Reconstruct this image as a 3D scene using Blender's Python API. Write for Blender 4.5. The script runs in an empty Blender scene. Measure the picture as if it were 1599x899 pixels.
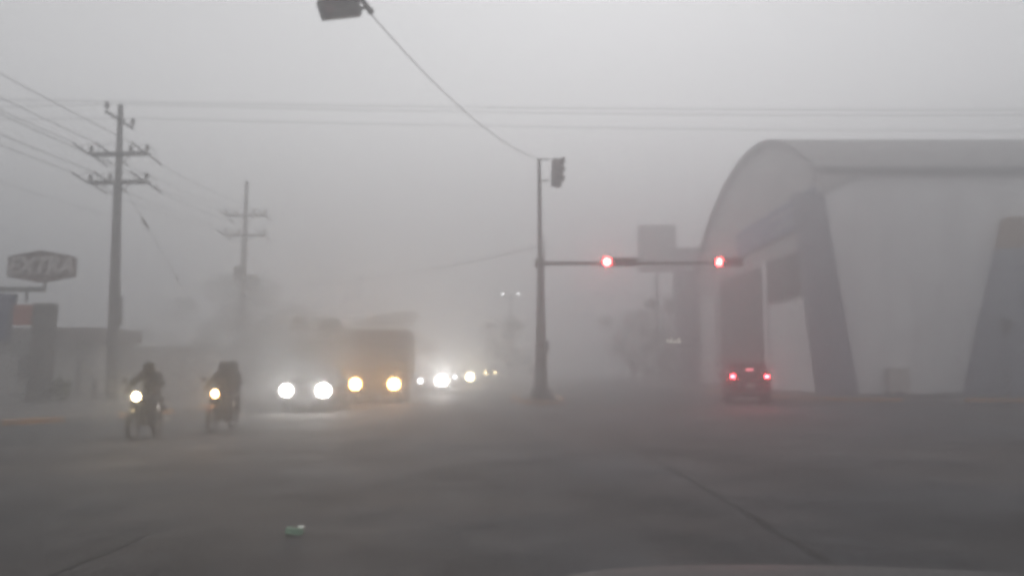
import bpy, bmesh, math, random
from mathutils import Vector, Matrix
random.seed(7)
R = math.radians
PI = math.pi
scene = bpy.context.scene
COL = scene.collection

# ------------------------------------------------------------------ camera
F_PX, W_PX, H_PX = 1255.0, 1599.0, 899.0
HOR = 573.0
PITCH = math.atan((HOR - 449.5) / F_PX)
CAM_Z = 1.5
cam_d = bpy.data.cameras.new('camera')
cam = bpy.data.objects.new('camera', cam_d)
COL.objects.link(cam)
cam_d.sensor_width = 36.0
cam_d.lens = 36.0 * F_PX / W_PX
cam_d.clip_start = 0.05
cam_d.clip_end = 3000
cam.location = (0, 0, CAM_Z)
cam.rotation_euler = (PI / 2 + PITCH, 0, 0)
scene.camera = cam


def at(px, py, Y):
    """world point seen at photo pixel (px, py) at depth Y"""
    u = (px - 799.5) / F_PX
    v = (449.5 - py) / F_PX
    dy = math.cos(PITCH) - v * math.sin(PITCH)
    dz = math.sin(PITCH) + v * math.cos(PITCH)
    return Vector((u / dy * Y, Y, CAM_Z + dz / dy * Y))


# ------------------------------------------------------------------ materials
def mat(name, col, rough=0.7, var=0.25, scale=3.0, metal=0.0, bump=0.0, col2=None, detail=5, spec=0.4, stretch=None):
    m = bpy.data.materials.new(name)
    m.use_nodes = True
    nt = m.node_tree
    b = nt.nodes['Principled BSDF']
    b.inputs['Roughness'].default_value = rough
    b.inputs['Metallic'].default_value = metal
    b.inputs['Specular IOR Level'].default_value = spec
    tc = nt.nodes.new('ShaderNodeTexCoord')
    mp = nt.nodes.new('ShaderNodeMapping')
    if stretch:
        mp.inputs['Scale'].default_value = stretch
    nt.links.new(tc.outputs['Object'], mp.inputs['Vector'])
    nz = nt.nodes.new('ShaderNodeTexNoise')
    nz.inputs['Scale'].default_value = scale
    nz.inputs['Detail'].default_value = detail
    nz.inputs['Roughness'].default_value = 0.65
    nt.links.new(mp.outputs['Vector'], nz.inputs['Vector'])
    mr = nt.nodes.new('ShaderNodeMapRange')
    mr.inputs['From Min'].default_value = 0.3
    mr.inputs['From Max'].default_value = 0.7
    nt.links.new(nz.outputs['Fac'], mr.inputs['Value'])
    mx = nt.nodes.new('ShaderNodeMix')
    mx.data_type = 'RGBA'
    c2 = col2 if col2 else tuple(min(1, c * (1 + var)) for c in col)
    c1 = col if col2 else tuple(c * (1 - var) for c in col)
    mx.inputs[6].default_value = (*c1, 1)
    mx.inputs[7].default_value = (*c2, 1)
    nt.links.new(mr.outputs['Result'], mx.inputs[0])
    nt.links.new(mx.outputs[2], b.inputs['Base Color'])
    if bump:
        bp = nt.nodes.new('ShaderNodeBump')
        bp.inputs['Strength'].default_value = bump
        bp.inputs['Distance'].default_value = 0.02
        n2 = nt.nodes.new('ShaderNodeTexNoise')
        n2.inputs['Scale'].default_value = scale * 8
        nt.links.new(mp.outputs['Vector'], n2.inputs['Vector'])
        nt.links.new(n2.outputs['Fac'], bp.inputs['Height'])
        nt.links.new(bp.outputs['Normal'], b.inputs['Normal'])
    return m


def emit(name, col, strength):
    m = bpy.data.materials.new(name)
    m.use_nodes = True
    b = m.node_tree.nodes['Principled BSDF']
    b.inputs['Base Color'].default_value = (0.8, 0.8, 0.8, 1)
    b.inputs['Roughness'].default_value = 0.2
    b.inputs['Emission Color'].default_value = (*col, 1)
    b.inputs['Emission Strength'].default_value = strength
    return m


def road_material():
    m = bpy.data.materials.new('worn_asphalt')
    m.use_nodes = True
    nt = m.node_tree
    N, L = nt.nodes, nt.links
    b = N['Principled BSDF']
    tc = N.new('ShaderNodeTexCoord')

    def noise(scale, stretch=(1, 1, 1), detail=6):
        mp = N.new('ShaderNodeMapping')
        mp.inputs['Scale'].default_value = stretch
        L.new(tc.outputs['Object'], mp.inputs['Vector'])
        n = N.new('ShaderNodeTexNoise')
        n.inputs['Scale'].default_value = scale
        n.inputs['Detail'].default_value = detail
        n.inputs['Roughness'].default_value = 0.65
        L.new(mp.outputs['Vector'], n.inputs['Vector'])
        return n

    def rng(n, a, c, lo, hi):
        r = N.new('ShaderNodeMapRange')
        r.inputs['From Min'].default_value = a
        r.inputs['From Max'].default_value = c
        r.inputs['To Min'].default_value = lo
        r.inputs['To Max'].default_value = hi
        L.new(n.outputs[0], r.inputs['Value'])
        return r

    big = rng(noise(0.22, (1, 1, 1), 5), 0.3, 0.7, 0.5, 1.5)      # worn and oily areas
    lane = rng(noise(0.55, (1, .10, 1), 4), 0.3, 0.7, 0.7, 1.3)    # long streaks along the lanes
    mid = rng(noise(2.2), 0.3, 0.7, 0.86, 1.14)
    grit = rng(noise(55, (1, 1, 1), 3), 0.3, 0.7, 0.72, 1.28)
    fine = rng(noise(14, (1, 1, 1), 4), 0.3, 0.7, 0.82, 1.18)

    def mul(a, c):
        x = N.new('ShaderNodeMath')
        x.operation = 'MULTIPLY'
        L.new(a.outputs[0], x.inputs[0])
        L.new(c.outputs[0], x.inputs[1])
        return x
    v = mul(mul(mul(mul(big, lane), mid), grit), fine)
    # dark cracks
    vo = N.new('ShaderNodeTexVoronoi')
    vo.feature = 'DISTANCE_TO_EDGE'
    vo.inputs['Scale'].default_value = 0.16
    wn = noise(0.9, (1, 1, 1), 5)
    vm = N.new('ShaderNodeVectorMath')
    vm.operation = 'MULTIPLY_ADD'
    L.new(wn.outputs['Color'], vm.inputs[0])
    vm.inputs[1].default_value = (1.6, 1.6, 0)
    L.new(tc.outputs['Object'], vm.inputs[2])
    L.new(vm.outputs[0], vo.inputs['Vector'])
    cr = rng(vo, 0.0, 0.004, 0.66, 1.0)
    v = mul(v, cr)
    hue = N.new('ShaderNodeMix')
    hue.data_type = 'RGBA'
    hue.inputs[6].default_value = (0.041, 0.0365, 0.035, 1)
    hue.inputs[7].default_value = (0.035, 0.038, 0.043, 1)
    hn = rng(noise(0.12), 0.4, 0.6, 0, 1)
    L.new(hn.outputs[0], hue.inputs[0])
    sc = N.new('ShaderNodeVectorMath')
    sc.operation = 'SCALE'
    L.new(hue.outputs[2], sc.inputs[0])
    L.new(v.outputs[0], sc.inputs['Scale'])
    L.new(sc.outputs[0], b.inputs['Base Color'])
    rr = rng(noise(0.6), 0.3, 0.7, 0.72, 0.95)
    L.new(rr.outputs[0], b.inputs['Roughness'])
    b.inputs['Specular IOR Level'].default_value = 0.3
    bp = N.new('ShaderNodeBump')
    bp.inputs['Strength'].default_value = 0.35
    bp.inputs['Distance'].default_value = 0.01
    L.new(v.outputs[0], bp.inputs['Height'])
    L.new(bp.outputs[0], b.inputs['Normal'])
    return m


M = {}
M['road'] = road_material()
M['soil'] = mat('dry_soil', (0.13, 0.11, 0.09), 0.95, 0.35, 0.4, bump=.4)
M['walk'] = mat('sidewalk_concrete', (0.085, 0.08, 0.077), 0.9, 0.3, 0.9, bump=.3)
M['kerb'] = mat('kerb_concrete', (0.2, 0.19, 0.18), 0.9, 0.3, 1.5, bump=.3)
M['kerb_paint'] = mat('faded_kerb_paint', (0.40, 0.20, 0.08), 0.8, 0.35, 2.5, col2=(0.26, 0.17, 0.12))
M['joint'] = mat('tar_joint', (0.020, 0.019, 0.019), 0.9, 0.4, 4)
M['conc_pole'] = mat('pole_concrete', (0.085, 0.082, 0.08), 0.9, 0.25, 2.0, bump=.3, stretch=(1, 1, .3))
M['steel'] = mat('dull_steel', (0.10, 0.10, 0.105), 0.6, 0.3, 4, metal=.3)
M['pole_paint'] = mat('dark_pole_paint', (0.028, 0.028, 0.031), 0.6, 0.3, 5)
M['porcelain'] = mat('insulator_porcelain', (0.09, 0.08, 0.08), 0.3, 0.2, 8)
M['cable'] = mat('cable_rubber', (0.03, 0.03, 0.032), 0.6, 0.2, 8)
M['signal_body'] = mat('signal_housing', (0.022, 0.022, 0.024), 0.55, 0.35, 6)
M['lens_off'] = mat('unlit_lens', (0.05, 0.035, 0.03), 0.25, 0.3, 9)
M['red_lens_off'] = mat('unlit_red_lens', (0.16, 0.03, 0.03), 0.25, 0.3, 9)
M['lens_red'] = emit('lit_red_signal', (1.0, 0.034, 0.032), 150)
M['lens_white'] = emit('lit_white_headlamp', (1.0, 0.95, 0.88), 95)
M['lens_amber'] = emit('lit_amber_headlamp', (1.0, 0.46, 0.12), 62)
M['lens_warm'] = emit('lit_warm_headlamp', (1.0, 0.76, 0.40), 80)
M['lens_bike'] = emit('lit_orange_headlamp', (1.0, 0.50, 0.16), 60)
M['lens_weak'] = emit('lit_weak_headlamp', (0.9, 0.93, 1.0), 18)
M['lens_tail'] = emit('lit_tail_lamp', (1.0, 0.03, 0.04), 240)
M['lens_brake'] = emit('lit_high_brake_lamp', (1.0, 0.2, 0.25), 4.0)
M['lens_street'] = emit('lit_street_lamp', (0.95, 0.98, 1.0), 14)
M['lens_sign'] = emit('lit_shop_tubes', (1.0, 0.95, 0.8), 2.2)
M['rubber'] = mat('tyre_rubber', (0.02, 0.02, 0.02), 0.85, 0.3, 12)
M['rim'] = mat('alloy_rim', (0.35, 0.35, 0.36), 0.35, 0.15, 6, metal=.8)
M['glass'] = mat('car_glass', (0.012, 0.013, 0.015), 0.25, 0.1, 2, spec=.25)
M['black_trim'] = mat('black_trim', (0.02, 0.02, 0.021), 0.5, 0.2, 8)
M['chrome'] = mat('chrome', (0.5, 0.5, 0.5), 0.2, 0.05, 4, metal=1)
M['plate'] = mat('number_plate', (0.5, 0.5, 0.48), 0.5, 0.1, 9)
M['car_grey'] = mat('grey_car_paint', (0.10, 0.10, 0.11), 0.35, 0.06, 2)
M['car_mid'] = mat('mid_grey_car_paint', (0.085, 0.085, 0.088), 0.7, 0.08, 2, spec=.1)
M['car_white'] = mat('white_car_paint', (0.55, 0.55, 0.54), 0.35, 0.05, 2)
M['car_dark'] = mat('dark_car_paint', (0.015, 0.016, 0.02), 0.6, 0.1, 2, spec=.15)
M['car_red'] = mat('maroon_car_paint', (0.10, 0.025, 0.025), 0.35, 0.1, 2)
M['car_silver'] = mat('silver_car_paint', (0.3, 0.3, 0.31), 0.35, 0.06, 2, metal=.3)
M['hood_paint'] = mat('dusty_hood_paint', (0.022, 0.022, 0.023), 0.6, 0.18, 5)
M['cargo'] = mat('cargo_box_panel', (0.085, 0.088, 0.095), 0.9, 0.2, 2, stretch=(4, 4, .5), spec=.2)
M['cab'] = mat('truck_cab_paint', (0.075, 0.077, 0.083), 0.8, 0.1, 2, spec=.1)
M['bike_black'] = mat('bike_black_paint', (0.018, 0.018, 0.02), 0.4, 0.2, 8)
M['bike_red'] = mat('bike_maroon_paint', (0.09, 0.02, 0.018), 0.4, 0.2, 8)
M['engine'] = mat('engine_metal', (0.09, 0.09, 0.09), 0.5, 0.3, 15, metal=.6)
M['vinyl'] = mat('seat_vinyl', (0.015, 0.015, 0.015), 0.7, 0.2, 10)
M['jacket'] = mat('dark_jacket_cloth', (0.025, 0.025, 0.03), 0.9, 0.35, 9, bump=.3)
M['jacket_b'] = mat('brown_jacket_cloth', (0.045, 0.034, 0.03), 0.9, 0.35, 9, bump=.3)
M['jeans'] = mat('dark_jeans_cloth', (0.028, 0.033, 0.045), 0.9, 0.35, 12, bump=.3)
M['skin'] = mat('skin', (0.28, 0.16, 0.11), 0.6, 0.1, 10)
M['shoe'] = mat('shoe_leather', (0.02, 0.018, 0.016), 0.6, 0.2, 10)
M['helmet'] = mat('helmet_shell', (0.02, 0.02, 0.022), 0.3, 0.1, 5)
M['helmet_b'] = mat('scuffed_helmet_shell', (0.045, 0.04, 0.04), 0.4, 0.2, 6)
M['visor'] = mat('visor_plastic', (0.012, 0.012, 0.014), 0.1, 0.05, 3)
M['bwhite'] = mat('painted_white_wall', (0.83, 0.82, 0.815), 0.85, 0.14, 0.8, bump=.1, detail=8, stretch=(1.0, 1.0, .16))
M['roof_grey'] = mat('vault_roof_sheet', (0.20, 0.195, 0.195), 0.8, 0.12, 0.3, stretch=(3, .3, .3))
M['gable'] = mat('grey_gable_panel', (0.46, 0.44, 0.435), 0.75, 0.12, 0.4)
M['bluegrey'] = mat('blue_grey_panel', (0.22, 0.23, 0.265), 0.7, 0.2, 0.9, stretch=(1, 1, .25))
M['opening_shade'] = mat('painted_opening_shade', (0.075, 0.065, 0.065), 0.8, 0.3, 0.8)  # shade inside the hall's openings, put into a flat dark colour
M['signblue'] = mat('blue_sign_band', (0.12, 0.145, 0.25), 0.6, 0.12, 0.8)
M['signpale'] = mat('pale_sign_lettering', (0.30, 0.31, 0.35), 0.6, 0.2, 1.5)
M['orange'] = mat('faded_orange_panel', (0.30, 0.21, 0.14), 0.75, 0.2, 0.8)
M['dirt_stain'] = mat('wall_box_paint', (0.62, 0.57, 0.53), 0.8, 0.12, 2)
M['signred'] = mat('dark_red_sign_face', (0.095, 0.04, 0.036), 0.5, 0.2, 2)
M['signlet'] = mat('sign_letters', (0.46, 0.41, 0.40), 0.5, 0.15, 3)
M['panelblue'] = mat('blue_sign_panel', (0.05, 0.065, 0.14), 0.6, 0.2, 1)
M['panelred'] = mat('red_sign_panel', (0.34, 0.075, 0.045), 0.6, 0.2, 1)
M['pillar'] = mat('dark_pillar_render', (0.075, 0.068, 0.066), 0.8, 0.2, 1)
M['store_wall'] = mat('pale_store_wall', (0.42, 0.40, 0.38), 0.85, 0.12, 0.7)
M['fascia'] = mat('dark_roof_fascia', (0.10, 0.075, 0.07), 0.7, 0.2, 1)
M['bark'] = mat('tree_bark', (0.06, 0.045, 0.035), 0.95, 0.35, 4, stretch=(1, 1, .2), bump=.5)
M['leaf'] = mat('tree_leaves', (0.028, 0.05, 0.018), 0.8, 0.5, 0.9, col2=(0.07, 0.095, 0.04))
M['leaf2'] = mat('dusty_tree_leaves', (0.035, 0.05, 0.03), 0.8, 0.5, 0.9, col2=(0.08, 0.09, 0.055))
M['carton'] = mat('green_carton', (0.26, 0.40, 0.29), 0.6, 0.25, 30)
M['carton_top'] = mat('pale_carton_edge', (0.62, 0.64, 0.58), 0.6, 0.15, 30)
M['rock'] = mat('dark_stone', (0.07, 0.065, 0.06), 0.95, 0.3, 5, bump=.5)
M['billboard'] = mat('billboard_panel', (0.20, 0.19, 0.19), 0.7, 0.15, 0.8)


# ------------------------------------------------------------------ mesh builder
class MB:
    def __init__(s):
        s.v, s.f, s.mi = [], [], []
        s.cur = 0

    def add(s, vs, fs):
        o = len(s.v)
        s.v += [tuple(v) for v in vs]
        for f in fs:
            s.f.append(tuple(i + o for i in f))
            s.mi.append(s.cur)
        return s

    def box(s, c, size, rot=None, bev=0.0):
        bm = bmesh.new()
        bmesh.ops.create_cube(bm, size=1.0)
        bmesh.ops.scale(bm, vec=Vector(size), verts=bm.verts)
        if bev:
            bmesh.ops.bevel(bm, geom=bm.edges[:], offset=bev, segments=2, affect='EDGES', profile=.6)
        if rot is not None:
            bmesh.ops.rotate(bm, cent=(0, 0, 0), matrix=rot, verts=bm.verts)
        bmesh.ops.translate(bm, vec=Vector(c), verts=bm.verts)
        bm.verts.ensure_lookup_table()
        s.add([v.co[:] for v in bm.verts], [[v.index for v in f.verts] for f in bm.faces])
        bm.free()
        return s

    def tube(s, pts, rad, n=8, cap=True):
        pts = [Vector(p) for p in pts]
        if not isinstance(rad, (list, tuple)):
            rad = [rad] * len(pts)
        rings = []
        prev = None
        for i, p in enumerate(pts):
            t = (pts[min(i + 1, len(pts) - 1)] - pts[max(i - 1, 0)]).normalized()
            if prev is None:
                a = Vector((0, 0, 1)) if abs(t.z) < .9 else Vector((1, 0, 0))
                u = t.cross(a).normalized()
            else:
                u = (prev - t * prev.dot(t))
                u = u.normalized() if u.length > 1e-6 else t.orthogonal().normalized()
            prev = u
            w = t.cross(u)
            rings.append([p + (u * math.cos(2 * PI * k / n) + w * math.sin(2 * PI * k / n)) * rad[i] for k in range(n)])
        return s.loft(rings, cap)

    def loft(s, rings, cap=True):
        n = len(rings[0])
        vs = [v for r in rings for v in r]
        fs = []
        for i in range(len(rings) - 1):
            for k in range(n):
                a, b_ = i * n + k, i * n + (k + 1) % n
                fs.append((a, b_, b_ + n, a + n))
        if cap:
            fs.append(tuple(range(n))[::-1])
            fs.append(tuple((len(rings) - 1) * n + k for k in range(n)))
        return s.add(vs, fs)

    def ell(s, c, r, nu=14, nv=9, rot=None):
        vs, fs = [], []
        for j in range(nv + 1):
            th = PI * j / nv
            for i in range(nu):
                ph = 2 * PI * i / nu
                p = Vector((r[0] * math.sin(th) * math.cos(ph), r[1] * math.sin(th) * math.sin(ph), r[2] * math.cos(th)))
                if rot is not None:
                    p = rot @ p
                vs.append(p + Vector(c))
        for j in range(nv):
            for i in range(nu):
                fs.append((j * nu + i, (j + 1) * nu + i, (j + 1) * nu + (i + 1) % nu, j * nu + (i + 1) % nu))
        return s.add(vs, fs)

    def prism(s, poly, d):
        """poly: list of 3-D points, extruded by vector d"""
        n = len(poly)
        d = Vector(d)
        a = [Vector(p) for p in poly]
        b_ = [p + d for p in a]
        fs = [tuple(range(n))[::-1], tuple(range(n, 2 * n))]
        for k in range(n):
            fs.append((k, (k + 1) % n, (k + 1) % n + n, k + n))
        return s.add(a + b_, fs)

    def disc(s, c, axis, r, depth, n=20):
        axis = Vector(axis).normalized()
        return s.tube([Vector(c), Vector(c) + axis * depth], r, n)

    def torus(s, c, Rr, r, n=28, m=10, axis='x'):
        vs, fs = [], []
        for i in range(n):
            a = 2 * PI * i / n
            for j in range(m):
                b_ = 2 * PI * j / m
                q = Rr + r * math.cos(b_)
                x, y, z = r * 1.05 * math.sin(b_), q * math.cos(a), q * math.sin(a)
                vs.append((c[0] + x, c[1] + y, c[2] + z))
        for i in range(n):
            for j in range(m):
                fs.append((i * m + j, ((i + 1) % n) * m + j, ((i + 1) % n) * m + (j + 1) % m, i * m + (j + 1) % m))
        return s.add(vs, fs)

    def build(s, name, m, parent=None, smooth=35):
        me = bpy.data.meshes.new(name)
        me.from_pydata(s.v, [], s.f)
        ms = m if isinstance(m, (list, tuple)) else [m]
        for x in ms:
            me.materials.append(x)
        if len(ms) > 1:
            me.polygons.foreach_set('material_index', s.mi)
        bm = bmesh.new()
        bm.from_mesh(me)
        bmesh.ops.recalc_face_normals(bm, faces=bm.faces)
        bm.to_mesh(me)
        bm.free()
        if smooth:
            me.polygons.foreach_set('use_smooth', [True] * len(me.polygons))
            me.set_sharp_from_angle(angle=R(smooth))
        o = bpy.data.objects.new(name, me)
        COL.objects.link(o)
        if parent:
            o.parent = parent
        return o


def tag(o, label=None, cat=None, group=None, kind=None):
    if label: o['label'] = label
    if cat: o['category'] = cat
    if group: o['group'] = group
    if kind: o['kind'] = kind
    return o


def thing(name, label, cat, loc=(0, 0, 0), rz=0.0, group=None):
    o = bpy.data.objects.new(name, None)
    o.empty_display_size = 0.2
    COL.objects.link(o)
    o.location = loc
    o.rotation_euler = (0, 0, rz)
    return tag(o, label, cat, group)


def copy_tree(o, parent=None):
    c = o.copy()
    COL.objects.link(c)
    if parent: c.parent = parent
    for ch in list(o.children):
        copy_tree(ch, c)
    return c


LAMP_GAIN = 0.27


def lamp(parent, loc, aim, watts, col, size=.05, cone=110, blend=1.0, kind='SPOT'):
    d = bpy.data.lights.new('lamp_light', kind)
    d.energy = watts * LAMP_GAIN
    d.color = col
    d.shadow_soft_size = size
    if kind == 'SPOT':
        d.spot_size = R(cone)
        d.spot_blend = blend
    o = bpy.data.objects.new('lamp_light', d)
    COL.objects.link(o)
    o.parent = parent
    o.location = loc
    o.rotation_euler = Vector(aim).to_track_quat('-Z', 'Y').to_euler()
    return o


ROAD_DIR = Vector((-0.034, 1, 0)).normalized()
ROAD_RZ = math.atan2(0.034, 1)          # yaw of things lined up with the road


# ------------------------------------------------------------------ setting: ground, road, kerbs
def sheet(name, poly, z, m):
    mb = MB()
    mb.add([(x, y, z) for x, y in poly], [tuple(range(len(poly)))])
    return tag(mb.build(name, m, smooth=0), kind='structure')


sheet('ground', [(-285, -38), (285, -38), (285, 285), (-285, 285)], -0.012, M['soil'])
sheet('road', [(-120, -37), (120, -37), (120, 36.5), (14, 36.5), (14, 60), (4, 280), (-22, 280), (-14, 60), (-14, 27), (-120, 27)], 0.0, M['road'])


def kerb(name, path, walk_name, fill, painted, wz=0.15):
    """a kerb strip of unit stones along path; painted(i) says which stretch carries paint"""
    mb = MB()
    pts = [Vector((x, y, 0)) for x, y in path]
    for i in range(len(pts) - 1):
        a, b_ = pts[i], pts[i + 1]
        t = (b_ - a).normalized()
        nrm = Vector((-t.y, t.x, 0))
        n = max(1, int((b_ - a).length / 1.2))
        for k in range(n):
            p, q = a.lerp(b_, k / n), a.lerp(b_, (k + 1) / n)
            p2, q2 = p + t * .006, q - t * .006
            mb.cur = 1 if painted(p.lerp(q, .5)) else 0
            prof = [(0, 0), (0.02, wz - .02), (.05, wz), (.2, wz), (.2, 0)]
            mb.loft([[p2 + nrm * u + Vector((0, 0, z)) for u, z in prof], [q2 + nrm * u + Vector((0, 0, z)) for u, z in prof]])
    o = mb.build(name, [M['kerb'], M['kerb_paint']], smooth=0)
    tag(o, kind='structure')
    w = sheet(walk_name, fill, wz - .02, M['walk'])
    return o


# left corner
lk = [(-120, 17.5), (-60, 18.2), (-25, 18.9), (-17, 19.6), (-14.6, 20.2), (-13.1, 20.9), (-12.2, 22.2), (-11.6, 24), (-11.0, 26.5), (-10.75, 30),
      (-10.8, 36), (-11.5, 60), (-15, 160), (-19, 278)]
kerb('kerb_left', lk, 'pavement_left', [(x - .1, y + .1) for x, y in lk] + [(-60, 278), (-60, 120), (-120, 60)],
     lambda p: (p.y < 30 and p.x > -22 and (int(p.x * .75 + p.y * .5 + 100) % 3 != 0)))
# right corner
rk = [(8, 278), (10.3, 120), (11.4, 66), (12.0, 46), (12.4, 40), (13.2, 37.2), (14.8, 35.8), (17, 35.2), (30, 34.8), (60, 34.2), (120, 33.5)]
kerb('kerb_right', rk, 'pavement_right', [(x + .1, y + .1) for x, y in rk] + [(120, 90), (60, 278)],
     lambda p: p.y < 50 and (int(p.x * .3 + 30) % 5 != 0))
# median island
mk = [(-7.6, 276), (-1.0, 84), (0.25, 36), (0.5, 34), (0.95, 33.1), (1.55, 33.1), (2.0, 34), (2.1, 36), (0.9, 84), (-5.4, 276)]
kerb('kerb_median', mk[::-1], 'median', [(x, y) for x, y in mk], lambda p: p.y < 40)

# tar joints of the road slabs
def joint(pix, w):
    mb = MB()
    pts = []
    for (px, py) in pix:
        D = 1.5 * F_PX / (py - HOR)
        p = at(px, py, D)
        p.z = 0.004
        pts.append(p)
    fine = []
    for a, b_ in zip(pts[:-1], pts[1:]):
        n = max(2, int((b_ - a).length / .25))
        for k in range(n):
            fine.append(a.lerp(b_, k / n))
    fine.append(pts[-1])
    vs, fs = [], []
    for i, p in enumerate(fine):
        t = (fine[min(i + 1, len(fine) - 1)] - fine[max(0, i - 1)]).normalized()
        nn = Vector((-t.y, t.x, 0))
        ww = w * random.uniform(.35, 1.0)
        j = nn * random.uniform(-.02, .02)
        vs += [p + j + nn * ww, p + j - nn * ww]
    for i in range(len(fine) - 1):
        fs.append((2 * i, 2 * i + 1, 2 * i + 3, 2 * i + 2))
    mb.add(vs, fs)
    return tag(mb.build('road_joint', M['joint'], smooth=0), kind='structure')


joint([(905, 632), (965, 680), (1060, 735), (1150, 785), (1240, 838), (1330, 890)], .05)
joint([(-60, 945), (30, 905), (130, 868), (235, 825)], .022)
joint([(500, 716), (560, 695), (640, 668)], .04)

# ------------------------------------------------------------------ utility poles
UX, UD, UD2 = -17.75, 36.0, 61.0
ARM_Z = [11.2, 9.88]
INS_X = [-1.28, 0.52, 1.28], [-1.28, -0.38, 1.28]


def insulator(mb, p, h=.30, r=.075):
    p = Vector(p)
    mb.tube([p, p + Vector((0, 0, h * .3))], .02, 6)
    zs = [.25, .35, .36, .5, .52, .66, .68, .85, 1.0]
    rs = [.5, 1.1, .6, 1.2, .65, 1.2, .7, .9, .5]
    mb.tube([p + Vector((0, 0, h * z)) for z in zs], [r * q for q in rs], 10)


def utility_pole(label):
    t = thing('utility_pole', label, 'utility pole', (UX, UD, 0), 0, 'concrete utility poles on the left')
    mb = MB()
    mb.tube([(0, 0, 0), (0, 0, 4), (0, 0, 13.5)], [.25, .22, .125], 8)
    mb.build('pole', M['conc_pole'], t, smooth=0)
    for k, z in enumerate(ARM_Z):
        a = MB()
        a.box((0, -.19, z), (2.75, .1, .11), bev=.01)
        a.box((0, .19, z), (2.75, .1, .11), bev=.01)
        for x in (-1.28, -.3, .3, 1.28):
            a.box((x, 0, z), (.05, .30, .06))
        a.build('crossarm', M['steel'], t, smooth=0)
        for s_ in (-1, 1):
            br = MB()
            br.tube([(s_ * .75, -.19, z - .04), (s_ * .15, -.2, z - .55)], .022, 6)
            br.build('arm_brace', M['steel'], t)
        for x in INS_X[k]:
            i = MB()
            insulator(i, (x, 0, z + .05), .36, .095)
            i.build('pin_insulator', M['porcelain'], t)
        for x in (-1.28, -.3, 1.28):
            for dy, nm in ((-1, 1), (1, 1)):
                i = MB()
                p0 = Vector((x, dy * .25, z - .03))
                dirv = Vector((0, dy, -.10 if dy > 0 else .10))
                n = 7
                pts = [p0 + dirv * (.12 + .085 * q) for q in range(n * 2)]
                i.tube([p0] + pts, [.02] + [(.055 if q % 2 else .03) for q in range(n * 2)], 8)
                i.build('strain_insulator', M['porcelain'], t)
            j = MB()    # slack jumper loop over the arm
            pts = []
            for q in range(13):
                a_ = q / 12
                pts.append((x + .12 * math.sin(a_ * PI), -1.25 + 2.5 * a_, z - .05 + (.55 if x < 1 else .45) * math.sin(a_ * PI) - .1 * a_))
            j.tube(pts, .011, 5)
            j.build('jumper_wire', M['cable'], t)
    b_ = MB()           # top arm carries the wires that cross the avenue
    b_.box((0, 0, 12.78), (.1, 2.6, .1), bev=.01)
    b_.box((0.1, 0, 12.78), (.12, .3, .16))
    b_.build('top_arm', M['steel'], t, smooth=0)
    for y in (-1.22, 1.22):
        i = MB()
        insulator(i, (0, y, 12.82), .44, .1)
        i.build('pin_insulator', M['porcelain'], t)
    i = MB()
    i.box((.27, -.06, 4.0), (.16, .2, 1.3), bev=.01)
    i.box((.2, -.06, 4.3), (.1, .05, .1))
    i.build('meter_box', M['steel'], t, smooth=0)
    c = MB()
    c.tube([(-.22, -.12, 0), (-.2, -.12, 4), (-.13, -.1, 10)], .03, 6)
    c.build('cable_conduit', M['steel'], t)
    return t


LEAN = R(1.15)
def ux(z): return UX - z * math.sin(LEAN)


p1 = utility_pole('nearer concrete utility pole with two crossarms, standing at the left pavement')
p1.rotation_euler = (0, -LEAN, 0)
# the far pole: like the first, without the crossing arm
def pole_children(o, names):
    return [c for c in o.children if c.name.split('.')[0] in names]
p2 = thing('utility_pole', 'farther fog-faded utility pole with two crossarms and a transformer', 'utility pole', (-20.5, UD2, 0), 0,
           'concrete utility poles on the left')
for ch in list(p1.children):
    if ch.name.split('.')[0] in ('top_arm', 'meter_box'):
        continue
    if ch.name.split('.')[0] == 'pin_insulator' and max(v.co.z for v in ch.data.vertices) > 12:
        continue
    c = ch.copy()
    COL.objects.link(c)
    c.parent = p2
p2.scale = (1.17, 1.17, 1.17)
i = MB()
i.tube([(-.42, 0, 6.9), (-.42, 0, 6.95), (-.42, 0, 7.75), (-.42, 0, 7.85)], [.2, .25, .25, .18], 14)
i.box((-.22, 0, 7.4), (.18, .08, .5))
i.build('transformer', M['steel'], p2)


def wire(name, pts, r, label, cat='wire', group=None, sag=0.0, m=None, n=24):
    """a hanging cable; pts = two or more world points, sag in metres between each pair"""
    mb = MB()
    out = []
    for a, b_ in zip(pts[:-1], pts[1:]):
        a, b_ = Vector(a), Vector(b_)
        for k in range(n):
            t = k / n
            p = a.lerp(b_, t)
            p.z -= 4 * sag * t * (1 - t)
            out.append(p)
    out.append(Vector(pts[-1]))
    mb.tube(out, r, 5)
    return tag(mb.build(name, m or M['cable']), label, cat, group)


# wires along the avenue, carried by the crossarms
G = 'wires along the left pavement'
row = ['upper crossarm', 'lower crossarm']
side = ['outer left end', 'middle', 'right end']
for k, z in enumerate(ARM_Z):
    for q, x in enumerate((-1.28, -.3, 1.28)):
        wire('power_wire', [(UX + x, -14, z + .3), (ux(z) + x, UD - 1.45, z + .09)], .014,
             f'wire off the left edge from the {side[q]} of the near pole {row[k]}', group=G, sag=.55)
        wire('power_wire', [(ux(z) + x, UD + 1.45, z - .15), (-20.5 + x * 1.17, UD2 - 1.7, (z + .08) * 1.17)], .013,
             f'thin wire between both utility poles, at the {side[q]} of the {row[k]}', group=G, sag=.15)
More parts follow.
